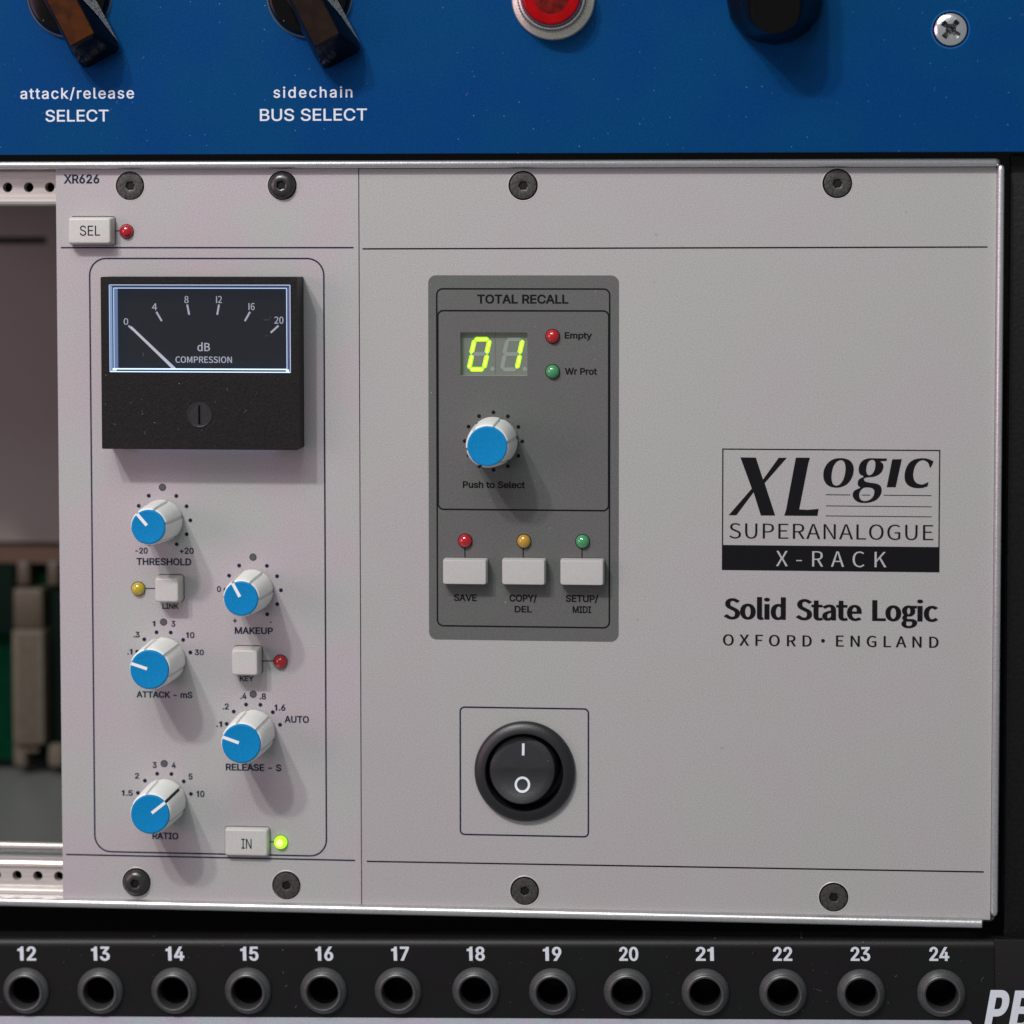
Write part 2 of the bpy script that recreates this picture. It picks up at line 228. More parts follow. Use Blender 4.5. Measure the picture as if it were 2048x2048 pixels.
GLYPHS = json.loads('''{"A":{"+":[890,[[388,67,388,714,501,714,501,67],[121,337,121,444,768,444,768,337]]],"-":[890,[[662,480,662,369,224,369,224,480]]],".":[369,[[187,-9,164,-6,143,3,124,17,109,36,100,57,97,81,100,104,109,126,124,144,143,159,164,167,187,170,211,167,232,159,251,144,265,126,274,104,277,81,274,57,265,36,251,17,232,3,211,-6]]],"/":[490,[[462,1047,140,-150,28,-150,350,1047]]],"0":[890,[[445,-13,375,-7,311,14,255,47,207,94,167,152,135,223,117,283,104,349,97,421,94,499,97,577,104,649,118,715,136,776,168,847,208,905,256,952,312,986,375,1006,445,1013,516,1006,579,986,635,952,683,905,723,847,755,776,773,715,786,649,794,577,796,499,794,421,786,349,773,283,755,223,723,152,684,94,635,47,579,14,516,-7],[445,97,492,103,533,118,570,145,602,181,628,227,649,282,664,346,673,419,676,499,673,580,664,653,649,717,628,772,602,818,570,855,533,882,492,898,445,903,399,898,357,882,320,855,289,818,263,772,242,717,227,653,218,580,215,499,218,419,227,346,242,282,263,227,289,181,320,145,357,118,399,103]]],"1":[740,[[330,0,330,720,130,720,130,830,270,860,350,920,380,1000,500,1000,500,0]]],"2":[890,[[125,0,125,93,496,488,554,555,596,614,621,670,629,730,627,764,618,795,604,822,586,846,563,866,537,882,507,894,439,903,402,900,369,892,338,879,312,861,290,839,273,812,260,782,252,748,250,711,129,711,133,769,147,821,169,869,200,911,237,946,281,975,331,996,384,1009,442,1013,500,1009,553,996,601,976,644,948,680,914,709,875,731,831,744,783,749,732,740,659,712,588,660,508,578,411,300,119,300,111,765,111,765,0]]],"3":[890,[[428,-13,369,-10,313,1,261,19,213,44,172,75,138,113,111,156,94,205,86,259,215,259,221,226,232,197,249,171,270,149,295,131,357,106,429,98,469,100,506,107,540,119,571,136,597,157,618,182,634,212,644,246,647,284,644,320,635,354,621,385,600,414,573,438,540,459,499,474,451,483,308,486,308,588,566,881,566,888,137,888,137,1000,732,1000,732,905,415,547,415,568,486,570,549,561,606,542,655,514,696,479,729,437,753,390,767,339,772,284,767,229,753,177,728,130,695,88,654,53,606,24,552,3,493,-9]]],"4":[890,[[78,207,78,311,485,1000,610,1000,213,326,213,319,812,319,812,207],[553,0,553,624,674,624,674,0]]],"5":[890,[[435,-13,377,-10,324,2,275,22,231,48,194,80,163,118,139,161,124,207,117,256,240,256,245,227,256,200,271,175,314,134,370,107,435,98,474,101,510,111,543,126,572,148,597,174,617,205,632,240,641,278,644,319,641,360,632,399,616,434,595,466,570,493,540,515,506,531,468,541,395,542,329,527,273,500,252,483,132,496,189,1000,720,1000,720,888,296,888,263,592,318,626,382,648,451,655,495,653,537,644,577,631,614,612,648,588,678,561,704,529,726,493,744,454,758,412,766,368,768,321,763,259,749,201,725,149,692,102,653,62,606,30,554,6,497,-9]]],"6":[890,[[445,-13,385,-9,330,5,279,29,235,61,197,100,166,146,143,199,129,256,125,318,128,367,139,417,157,470,183,527,270,669,496,1000,633,1000,297,513,286,513,309,549,342,580,384,603,434,616,520,613,573,600,621,579,662,550,698,514,726,471,747,422,760,368,764,309,760,249,746,193,723,143,691,98,654,59,609,28,559,5,504,-9],[445,95,482,98,516,108,547,123,575,144,598,169,618,199,632,233,641,269,643,309,641,349,632,386,618,419,598,449,575,474,547,494,516,509,482,518,445,521,407,518,373,509,341,494,314,474,290,450,271,420,257,387,248,351,246,311,248,271,257,234,271,200,290,169,314,144,341,123,373,108,407,98]]],"7":[890,[[191,0,635,881,635,888,122,888,122,1000,767,1000,767,882,324,0]]],"8":[890,[[445,-13,380,-9,320,3,266,22,219,49,178,82,146,121,121,165,107,214,102,266,105,307,113,346,128,383,147,417,171,448,199,474,230,495,264,510,300,520,300,525,254,542,215,568,182,605,158,648,143,696,138,747,143,797,156,842,178,884,207,921,244,953,286,978,335,998,388,1009,445,1013,501,1009,553,998,601,978,644,953,680,921,710,884,732,842,746,797,750,747,745,696,731,649,706,605,674,568,635,542,590,525,590,520,626,510,659,495,690,474,718,448,741,417,761,383,776,346,785,307,788,266,783,214,768,165,744,121,711,82,670,49,623,22,569,3,509,-9],[487,99,525,106,560,118,589,135,614,155,635,180,650,208,659,239,661,272,658,308,649,341,633,371,612,397,586,419,556,438,522,451,485,460,445,462,404,460,367,451,332,438,302,419,276,397,255,371,239,341,230,308,227,272,230,239,239,208,253,180,273,155,299,135,329,118,363,106,402,99],[479,571,510,578,539,590,564,606,586,626,603,649,617,676,625,706,627,738,625,770,617,799,604,826,587,848,566,868,540,883,511,895,445,904,378,895,349,883,323,868,302,848,284,826,271,799,264,770,261,738,264,706,271,676,284,649,302,626,323,606,349,590,378,578,410,571]]],"9":[890,[[444,1013,504,1008,559,994,609,971,654,939,692,900,723,853,746,801,760,744,764,682,761,633,750,582,732,530,706,472,619,331,394,0,256,0,592,486,604,486,581,451,547,420,504,396,455,384,370,387,317,399,269,421,227,450,192,485,163,528,142,577,129,631,125,691,129,751,143,807,166,857,197,902,235,940,280,971,330,995,385,1008],[444,904,407,901,373,892,342,877,314,856,291,830,272,800,258,767,249,730,246,691,249,651,258,614,272,581,291,551,314,526,342,506,373,490,407,481,444,478,482,481,516,490,547,505,575,525,599,550,618,580,632,613,641,649,643,688,641,729,632,766,618,800,599,830,575,856,548,877,516,892,482,901]]],"A":[943,[[32,0,396,1000,543,1000,910,0,776,0,519,731,456,940,482,940,402,677,167,0],[216,279,216,390,727,390,727,279]]],"B":[896,[[118,0,118,1000,474,1000,539,996,596,984,646,964,688,938,722,906,748,868,767,827,778,782,782,735,780,695,772,659,760,629,723,580,674,546,619,524,619,515,651,510,682,499,713,482,743,460,768,432,791,399,808,361,818,317,821,268,817,219,806,173,786,131,759,94,722,62,677,35,622,16,558,4,484,0],[245,112,481,112,551,117,607,132,648,157,676,189,693,226,698,268,696,301,687,332,673,361,654,387,629,410,600,428,567,442,529,451,245,454],[245,561,503,563,536,570,566,582,593,598,616,618,635,641,649,668,657,698,660,731,655,773,640,810,614,843,578,868,530,883,472,888,245,888]]],"C":[1002,[[525,-13,442,-6,365,14,295,49,233,96,180,156,137,226,112,287,94,352,83,423,79,499,83,576,94,647,112,712,137,773,180,843,233,903,295,950,365,985,442,1006,525,1013,575,1011,623,1003,669,991,712,974,752,952,790,926,824,895,854,861,880,822,901,780,918,734,929,684,802,684,781,748,747,800,702,842,649,872,589,890,525,896,466,890,411,875,361,849,315,814,277,769,246,715,222,652,208,580,203,499,208,419,222,347,246,284,278,230,316,185,361,150,412,124,467,109,525,104,589,110,649,128,702,158,747,200,781,252,802,315,929,315,918,266,902,220,881,178,855,140,825,105,791,74,753,48,713,26,669,9,623,-3,575,-11]]],"D":[987,[[430,0,189,0,189,112,422,112,499,117,566,133,625,159,674,194,714,239,745,293,767,355,780,425,784,502,780,578,767,647,745,708,715,762,676,806,628,841,572,867,507,882,434,888,183,888,183,1000,443,1000,513,996,578,985,638,966,693,940,756,894,809,837,852,768,876,710,893,646,904,577,907,502,904,426,893,356,876,292,851,233,809,164,754,106,689,60,633,34,571,15,503,4],[245,1000,245,0,118,0,118,1000]]],"E":[822,[[118,0,118,1000,732,1000,732,888,245,888,245,562,698,562,698,449,245,449,245,112,737,112,737,0]]],"H":[1016,[[118,0,118,1000,245,1000,245,568,771,568,771,1000,898,1000,898,0,771,0,771,456,245,456,245,0]]],"I":[590,[[61,0,61,112,232,112,232,888,61,888,61,1000,529,1000,529,888,359,888,359,112,529,112,529,0]]],"K":[917,[[205,286,205,425,296,541,391,650,714,1000,881,1000,454,542,447,543],[118,0,118,1000,245,1000,245,0],[731,0,369,509,448,608,882,0]]],"L":[772,[[118,0,118,1000,245,1000,245,112,710,112,710,0]]],"M":[1234,[[118,0,118,1000,298,1000,565,312,632,96,604,96,680,332,936,1000,1116,1000,1116,0,991,0,991,642,996,898,1008,898,947,713,896,572,672,0,562,0,313,631,220,898,233,898,240,572,240,0]]],"N":[1028,[[118,0,118,1000,268,1000,713,296,813,108,796,105,786,247,784,1000,910,1000,910,0,760,0,349,650,211,888,234,892,244,644,246,0]]],"O":[1048,[[525,-13,442,-6,366,14,296,49,233,96,181,156,137,226,112,287,94,352,83,423,79,499,83,576,94,647,112,712,137,773,181,843,233,903,296,950,366,985,442,1006,525,1013,607,1006,684,985,754,950,816,903,868,843,911,773,936,712,954,647,965,576,969,499,965,423,954,352,936,287,911,226,868,156,816,96,754,49,684,14,607,-6],[525,104,582,109,636,124,687,149,732,184,770,229,802,283,826,346,841,418,845,499,841,581,826,653,802,716,770,771,732,815,687,850,636,875,582,891,525,896,467,891,412,875,362,850,317,815,278,770,246,716,222,652,208,580,203,499,208,419,222,347,246,283,278,229,317,185,362,150,412,124,467,109]]],"P":[873,[[118,0,118,1000,462,1000,535,995,598,981,653,958,699,926,737,889,766,844,786,795,799,741,803,683,799,625,786,572,766,522,737,477,699,439,653,407,598,384,535,370,462,365,215,365,215,476,506,479,548,488,584,503,613,523,637,548,654,577,667,610,674,645,674,721,667,757,654,789,637,818,613,842,583,862,548,876,505,885,245,888,245,0]]],"R":[882,[[118,0,118,1000,464,1000,536,995,600,982,654,960,701,930,738,894,767,851,788,802,800,749,804,692,800,634,788,581,767,533,738,491,700,456,654,427,599,405,536,393,464,388,189,388,189,501,507,504,550,511,585,524,614,542,638,564,656,590,668,621,676,654,676,730,668,764,656,795,638,822,614,845,585,864,549,877,507,886,245,888,245,0],[694,0,452,450,595,450,841,0]]],"S":[878,[[439,-17,370,-13,307,-2,251,18,201,45,159,78,125,118,100,163,83,213,75,268,205,268,212,232,224,200,243,172,266,149,295,130,327,115,400,99,483,99,524,106,562,118,595,135,624,156,647,180,665,209,675,240,679,274,676,304,667,329,652,352,609,387,550,415,284,496,221,529,169,568,132,615,109,669,102,732,107,786,122,835,147,880,181,919,222,952,270,978,324,998,383,1009,446,1013,510,1009,568,997,621,978,668,951,708,919,741,882,766,839,781,793,788,743,663,743,652,789,629,828,594,859,550,883,499,896,442,901,401,899,363,892,329,880,299,864,273,845,253,822,238,796,229,768,226,738,230,706,240,679,257,655,305,619,362,594,549,540,612,518,675,487,732,444,775,388,790,354,799,316,802,272,798,220,783,170,759,125,727,84,685,49,635,21,577,0,512,-13]]],"T":[882,[[62,888,62,1000,819,1000,819,888,504,888,504,0,378,0,378,888]]],"U":[1016,[[509,-16,433,-11,365,4,303,30,248,65,203,107,166,157,140,213,123,274,118,340,118,1000,244,1000,244,350,248,304,259,261,276,222,301,187,331,158,368,134,410,116,456,105,509,101,561,105,608,116,650,134,686,158,716,187,740,222,757,261,768,304,772,350,772,1000,898,1000,898,340,893,274,877,213,850,157,813,107,768,65,714,30,652,4,584,-11]]],"V":[943,[[401,0,32,1000,166,1000,423,270,487,60,461,60,541,323,776,1000,910,1000,546,0]]],"W":[1348,[[305,0,32,1000,162,1000,345,286,387,78,372,78,400,218,432,352,602,1000,746,1000,932,286,977,78,959,78,987,218,1185,1000,1316,1000,1042,0,895,0,712,677,660,933,687,933,648,729,453,0]]],"X":[932,[[36,0,427,559,427,464,58,1000,205,1000,401,710,478,574,456,574,507,667,734,1000,877,1000,509,470,509,564,896,0,750,0,527,324,453,454,480,454,431,366,180,0]]],"Y":[927,[[400,0,400,409,32,1000,179,1000,399,642,437,574,490,453,439,453,476,540,551,677,749,1000,894,1000,527,409,527,0]]],"a":[765,[[268,-14,226,-5,185,10,149,30,119,56,94,88,75,124,63,166,60,212,63,252,71,287,85,316,104,341,126,362,182,394,246,414,505,455,532,471,539,484,541,504,534,560,510,603,493,619,446,642,384,650,320,643,269,621,231,591,205,556,197,538,81,572,100,614,125,650,154,680,187,704,223,723,301,748,381,755,438,751,501,737,562,708,589,687,613,661,633,629,649,591,658,546,661,494,661,0,543,0,543,102,535,102,512,66,475,31,423,2,391,-8,355,-15],[377,92,415,101,448,115,476,135,499,157,518,183,531,211,539,241,541,373,524,362,455,346,290,319,240,302,203,274,191,255,183,233,183,182,189,160,215,126,255,103,306,91]]],"c":[778,[[407,-16,342,-11,283,5,229,32,182,69,142,114,110,167,86,228,72,295,67,368,72,443,86,511,110,572,142,626,182,671,229,707,283,734,342,750,407,755,478,749,542,730,599,699,648,658,685,605,710,544,595,515,581,552,559,584,530,610,495,631,454,644,407,648,361,644,320,631,285,609,256,581,232,547,213,508,200,464,192,417,189,368,192,320,200,274,213,231,232,191,256,158,285,129,320,108,361,95,432,92,477,101,515,118,547,143,573,174,598,230,713,201,688,138,650,85,602,42,544,10,479,-10]]],"d":[834,[[384,-16,324,-11,269,5,219,32,175,68,138,112,107,166,85,227,72,296,67,371,72,446,85,514,108,575,138,628,176,673,220,708,270,735,325,750,384,755,428,753,466,745,497,732,546,698,580,660,602,627,610,627,610,1000,731,1000,731,0,615,0,615,115,602,115,579,81,545,42,496,7,464,-6,427,-13],[402,92,445,96,483,108,517,127,546,154,570,187,588,226,602,270,610,319,613,372,610,425,602,473,589,517,570,555,547,587,518,613,484,633,445,644,402,648,357,644,318,632,284,612,255,585,231,552,213,513,200,470,192,423,189,372,192,321,200,273,213,229,232,190,256,156,285,129,319,108,358,96]]],"e":[794,[[417,-16,348,-11,285,5,230,32,182,69,142,113,109,167,86,227,72,294,67,367,72,440,86,508,109,569,140,623,179,669,226,706,279,733,338,750,403,755,483,746,522,735,560,719,595,697,627,670,656,637,681,598,702,554,717,503,726,445,729,333,147,333,147,434,664,434,608,397,606,444,598,488,585,528,567,563,544,592,516,617,483,634,446,645,403,649,360,645,322,634,287,616,258,592,234,563,214,530,200,493,191,455,189,349,192,297,201,250,217,209,239,173,265,144,297,121,333,104,373,94,446,92,498,104,542,127,577,162,600,207,717,178,703,142,684,108,658,77,628,50,594,27,555,9,512,-5,466,-13]]],"h":[806,[[223,445,223,0,103,0,103,1000,223,1000,223,565,201,565,227,627,260,676,299,711,343,736,393,751,447,755,495,752,540,742,580,724,615,700,645,669,670,630,687,585,698,532,702,472,702,0,582,0,582,462,577,516,562,561,536,598,502,625,461,641,413,647,378,644,346,636,316,624,289,606,267,583,248,555,234,523,226,487]]],"i":[327,[[103,0,103,745,223,745,223,0],[164,870,143,873,123,880,106,893,92,910,84,928,81,949,84,970,92,989,106,1006,123,1019,143,1027,164,1029,186,1027,206,1019,224,1006,237,989,246,970,248,949,246,928,237,910,224,893,206,880,186,873]]],"k":[748,[[216,268,216,416,237,416,559,745,708,745,362,392,348,392],[103,0,103,1000,223,1000,223,0],[578,0,290,365,376,449,731,0]]],"l":[372,[[221,0,178,15,145,40,122,73,108,115,103,166,103,1000,223,1000,225,163,236,122,247,111,264,104,315,103,333,107,355,5,303,-3]]],"m":[1198,[[103,0,103,745,220,745,221,580,211,580,224,618,240,651,260,680,310,724,368,750,431,759,482,753,527,737,565,709,595,672,617,629,631,579,614,579,625,614,641,646,662,674,688,699,716,720,748,737,783,749,819,756,858,759,900,756,940,746,977,731,1010,709,1039,680,1062,645,1080,604,1091,556,1094,501,1094,0,974,0,974,498,969,547,954,586,928,615,896,634,861,646,822,649,790,647,761,640,735,628,713,612,694,593,679,570,661,516,659,0,539,0,539,511,534,549,520,583,497,611,467,632,432,645,392,649,336,640,286,613,265,593,247,568,234,539,226,506,223,0]]],"n":[805,[[223,445,223,0,103,0,103,745,219,745,220,565,201,565,227,627,260,676,299,711,343,736,393,751,447,755,495,752,540,742,580,724,615,700,645,669,669,630,687,585,698,532,702,472,702,0,582,0,582,462,577,516,562,561,536,598,502,625,461,641,413,647,378,644,346,636,316,624,289,606,267,583,248,555,234,523,226,487]]],"o":[816,[[407,-16,342,-11,283,5,229,32,182,69,142,114,110,167,86,228,72,295,67,368,72,443,86,511,110,572,142,626,182,671,229,707,283,734,342,750,407,755,473,750,533,734,587,707,634,671,674,626,706,572,730,511,744,443,749,368,744,295,730,228,706,167,674,114,634,69,587,32,533,5,473,-11],[407,91,454,95,496,108,531,129,561,158,585,191,603,231,617,274,625,320,627,368,625,417,617,463,603,507,585,547,561,581,531,609,496,631,454,644,407,648,361,644,320,631,285,609,256,581,232,547,213,508,200,464,192,417,189,368,192,320,200,274,213,231,232,191,256,158,285,129,320,108,361,95]]],"p":[834,[[103,-280,103,745,220,745,220,627,232,627,288,698,337,732,368,745,406,753,450,755,510,750,565,735,615,708,659,673,696,628,727,575,749,514,762,446,767,371,762,296,749,227,727,166,697,112,660,68,616,32,565,5,511,-11,451,-16,408,-13,371,-6,339,7,290,42,256,81,232,115,223,115,223,-280],[433,92,476,96,515,108,549,129,578,156,602,190,621,229,634,273,642,321,645,372,642,423,634,470,621,513,602,552,579,585,550,612,516,632,477,644,433,648,389,644,350,633,317,613,288,587,264,555,246,517,232,473,224,425,221,372,224,319,232,270,246,226,265,187,289,154,318,127,351,108,390,96]]],"r":[509,[[103,0,103,745,219,745,219,631,227,631,244,666,268,696,300,722,336,741,376,752,478,754,478,633,407,640,373,638,342,630,313,618,287,602,265,581,247,557,234,530,226,499,223,0]]],"s":[717,[[358,-16,308,-14,262,-6,220,7,183,24,150,47,121,74,98,107,81,144,70,185,184,209,198,172,217,141,244,118,276,102,314,92,356,89,405,93,446,104,480,122,506,146,521,173,527,202,524,226,514,248,499,267,478,282,417,305,293,334,231,353,181,378,142,409,114,446,97,489,92,538,96,579,108,617,128,651,155,682,187,707,226,728,270,743,317,752,368,755,416,753,460,745,499,732,533,714,562,692,587,667,608,637,637,570,527,545,515,572,498,597,477,620,448,639,412,650,368,653,326,650,289,640,257,623,233,600,218,574,213,545,217,519,227,497,244,478,267,462,337,438,451,411,513,392,563,367,602,337,629,300,645,258,651,209,647,167,634,128,614,93,586,61,552,34,511,13,464,-3,413,-13]]],"t":[447,[[401,745,401,643,13,643,13,745],[127,926,248,926,250,162,256,138,267,120,284,108,306,100,364,100,396,105,419,3,361,-7,331,-8,271,-2,221,14,181,42,151,80,133,127,127,182]]],"u":[806,[[358,-10,310,-7,266,4,226,21,190,45,160,77,136,115,118,161,107,213,103,273,103,745,223,745,223,283,228,229,244,184,269,147,303,120,344,104,393,99,428,101,460,109,489,122,516,140,538,162,557,190,571,223,579,259,582,300,582,745,702,745,702,0,586,0,586,180,604,180,577,118,544,69,505,33,461,9,412,-5]]],"y":[765,[[93,-272,121,-168,163,-176,204,-175,240,-159,271,-126,296,-70,319,-3,34,745,166,745,340,260,404,41,361,41,411,215,600,745,730,745,385,-151,347,-210,300,-252,245,-277,180,-285,113,-278]]]},"B":{"-":[473,[[63,334,411,334,411,429,63,429]]],"0":[756,[[379,-18,507,15,605,112,667,274,689,503,667,729,605,889,507,985,379,1016,250,985,152,889,90,729,68,503,90,274,152,112,250,15],[379,83,301,107,241,183,202,314,188,503,202,691,241,820,301,894,379,918,456,894,517,820,556,691,569,503,556,314,517,183,456,107]]],"1":[430,[[140,0,140,1000,285,1000,285,0]]],"2":[756,[[60,0,688,0,688,108,358,106,248,98,408,261,532,419,612,572,640,723,620,844,561,936,470,995,349,1016,261,1006,184,977,117,931,54,871,127,800,187,859,256,900,334,916,415,901,472,860,506,797,518,718,490,583,406,434,264,266,60,74]]],"4":[756,[[463,0,580,0,580,275,714,275,714,375,580,375,580,999,443,999,27,357,27,275,463,275],[463,375,157,375,384,715,465,862,470,862,464,739]]],"6":[756,[[410,-18,521,6,612,72,674,174,698,307,678,444,622,542,534,600,420,620,360,612,300,588,244,550,193,500,216,695,272,823,353,893,451,914,510,905,564,878,609,838,680,914,634,955,581,988,518,1009,446,1016,306,987,188,893,107,726,76,477,102,260,172,106,277,13],[196,401,264,475,334,515,399,527,478,512,535,467,568,398,579,307,566,214,530,142,477,97,410,80,326,101,261,163,218,263]]],"8":[756,[[381,-18,509,2,607,57,671,139,693,240,680,332,642,404,589,460,526,503,526,510,571,552,614,608,646,675,658,751,639,857,585,940,499,994,384,1014,276,995,189,944,131,864,110,760,121,687,151,625,194,572,245,530,245,525,178,479,120,418,78,341,63,248,86,141,153,57,253,2],[450,542,364,579,292,624,242,683,223,760,244,845,300,901,383,921,454,907,507,870,540,813,552,744,540,672,506,605],[383,75,299,89,233,127,189,185,173,259,183,327,212,388,255,441,311,485,412,442,496,394,554,330,575,244,561,176,522,122,462,87]]],"A":[828,[[5,0,132,0,229,305,594,305,689,0,823,0,484,999,343,999],[260,405,409,896,414,896,563,405]]],"B":[895,[[138,0,455,0,608,18,728,73,806,164,834,293,819,384,777,455,713,503,631,531,631,538,693,571,739,620,767,683,777,755,751,867,681,943,572,985,433,999,138,999],[263,575,263,899,417,899,520,891,593,863,638,813,653,738,639,670,596,618,522,586,411,575],[263,101,263,477,437,477,554,466,639,433,692,377,710,297,691,209,638,148,552,113,437,101]]],"C":[869,[[514,-18,605,-8,686,20,757,64,820,125,751,206,701,158,647,123,586,100,519,93,390,121,292,203,230,332,208,503,231,671,295,798,395,878,523,906,602,894,670,861,728,812,796,894,746,940,683,979,608,1006,522,1016,346,981,205,879,113,716,79,499,112,281,203,119,341,17]]],"D":[937,[[138,0,392,0,592,34,738,133,827,291,857,503,827,715,737,870,590,966,387,999,138,999],[263,104,263,896,376,896,530,871,640,795,706,671,728,503,706,334,640,209,530,130,376,104]]],"E":[802,[[138,0,728,0,728,108,263,108,263,471,642,471,642,579,263,579,263,892,713,892,713,999,138,999]]],"F":[752,[[138,0,263,0,263,448,644,448,644,554,263,554,263,892,713,892,713,999,138,999]]],"G":[939,[[530,-18,625,-9,710,15,782,52,838,98,838,518,510,518,510,413,722,413,722,151,674,120,612,100,542,93,400,121,295,203,231,332,208,503,232,671,299,798,404,878,541,906,630,893,700,859,756,812,824,894,775,938,711,978,632,1006,537,1016,354,981,209,879,113,716,79,499,113,281,206,119,349,17]]],"I":[399,[[138,0,263,0,263,999,138,999]]],"K":[880,[[138,0,263,0,263,316,435,520,734,0,875,0,514,620,827,999,684,999,263,497,263,999,138,999]]],"L":[740,[[138,0,700,0,700,108,263,108,263,999,138,999]]],"M":[1106,[[138,0,251,0,249,623,234,847,240,847,510,101,594,101,862,847,868,847,857,700,851,553,851,0,969,0,969,999,817,999,557,256,552,256,289,999,138,999]]],"N":[985,[[138,0,256,0,255,603,241,837,247,837,354,631,718,0,847,0,847,999,728,999,729,400,745,163,738,163,631,369,266,999,138,999]]],"O":[1011,[[505,-18,678,19,813,122,901,286,932,503,901,718,813,880,678,981,505,1016,333,981,198,880,110,718,79,503,110,286,198,122,333,19],[505,93,383,122,290,204,230,333,208,503,230,671,290,798,383,878,505,906,628,878,721,798,781,671,802,503,781,333,721,204,628,122]]],"P":[862,[[138,0,263,0,263,398,428,398,578,416,694,473,769,569,796,706,769,843,693,934,575,984,422,999,138,999],[263,500,263,896,406,896,521,887,604,856,654,797,670,706,655,613,607,549,526,512,411,500]]],"R":[865,[[263,525,263,896,431,896,535,887,611,857,657,802,673,719,657,634,611,573,535,537,431,525],[685,0,827,0,574,437,666,473,737,532,782,614,798,719,772,850,700,937,590,984,450,999,138,999,138,0,263,0,263,424,443,424]]],"S":[812,[[414,-18,555,4,662,65,730,155,753,266,738,363,694,436,629,491,548,533,328,630,266,682,240,762,263,838,328,888,426,906,492,900,552,881,606,852,654,813,719,894,661,943,591,982,512,1007,426,1016,301,997,201,942,135,858,112,752,130,656,178,584,244,532,315,496,524,402,577,367,613,320,625,255,611,189,570,137,504,104,416,93,339,101,266,127,199,166,140,217,65,129,136,69,219,22,312,-7]]],"U":[982,[[492,-18,633,4,747,77,823,209,850,411,850,999,729,999,729,409,710,258,660,161,585,108,492,93,400,108,326,161,277,258,259,409,259,999,134,999,134,411,161,209,236,77,350,4]]],"X":[781,[[23,0,157,0,326,321,380,432,386,432,620,0,759,0,466,510,738,999,606,999,450,698,402,597,396,597,181,999,42,999,315,516]]],"a":[767,[[296,-18,363,-9,426,13,486,47,545,89,556,0,658,0,658,455,643,580,598,676,518,737,402,759,315,750,237,727,168,696,112,662,159,576,224,614,299,644,381,655,456,640,503,598,527,538,534,469,330,433,189,377,107,298,80,192,97,103,142,37,210,-4],[331,83,264,95,218,132,200,200,217,265,274,318,377,358,534,386,534,180,465,126,399,94]]],"c":[695,[[417,-18,482,-11,545,7,603,36,657,75,602,159,552,122,493,96,428,86,335,106,262,164,216,253,199,369,216,486,265,575,339,633,432,654,486,646,535,623,579,590,642,672,584,715,514,747,426,759,290,733,177,657,100,534,71,369,97,205,170,84,280,8]]],"d":[845,[[377,-18,442,-9,502,13,555,47,602,87,606,87,617,0,719,0,719,1084,594,1084,594,800,601,673,537,719,471,748,392,759,271,732,169,654,98,531,72,369,94,205,155,83,252,8],[405,87,318,106,254,162,214,251,200,371,217,486,263,576,331,633,414,654,474,646,534,621,594,576,594,188,533,132,470,98]]],"e":[755,[[425,-18,496,-12,560,4,617,28,668,57,624,140,567,109,506,89,439,82,342,100,267,152,215,233,193,341,692,341,698,411,678,555,621,664,528,734,402,759,279,732,173,654,99,532,71,369,98,206,174,84,286,8],[192,429,217,527,265,599,329,644,405,659,482,644,540,600,576,528,589,429]]],"g":[768,[[375,-341,530,-320,648,-264,723,-183,749,-84,733,-5,684,49,604,81,492,91,346,91,268,102,228,130,217,172,223,208,240,236,264,260,299,246,337,237,373,234,480,252,566,304,624,385,644,492,637,552,616,604,584,644,736,644,736,740,478,740,414,756,373,759,267,740,179,687,119,604,97,495,111,412,147,344,193,296,193,290,155,256,124,209,112,153,121,100,144,60,178,31,178,25,119,-23,82,-81,69,-143,92,-227,155,-289,251,-328],[373,319,295,340,238,401,217,495,238,588,295,647,373,668,454,647,510,588,531,495,509,401,452,340],[392,-255,302,-246,235,-220,193,-179,178,-125,186,-83,210,-40,253,0,319,-10,477,-11,559,-20,610,-50,627,-105,610,-161,563,-208,489,-242]]],"i":[375,[[125,0,251,0,251,740,125,740],[188,892,231,903,260,932,271,975,260,1018,231,1046,188,1056,145,1046,117,1018,106,975,117,932,145,903]]],"l":[387,[[256,-18,328,-7,311,89,285,86,267,91,255,108,251,139,251,1084,125,1084,125,147,139,58,181,2]]],"o":[826,[[413,-18,543,8,652,84,727,205,755,369,727,534,652,657,543,733,413,759,283,733,174,657,99,534,71,369,99,205,174,84,283,8],[413,86,325,106,258,164,214,253,199,369,214,486,258,575,325,633,413,654,500,633,568,575,612,486,628,369,612,253,568,164,500,106]]],"t":[514,[[357,-18,404,-14,495,10,470,104,414,86,386,83,318,100,282,148,271,225,271,639,473,639,473,740,271,740,271,948,168,948,154,740,37,733,37,639,147,639,147,229,158,128,193,50,258,0]]]}}''')

# ------------------------------------------------------------------ materials
MATS = {}

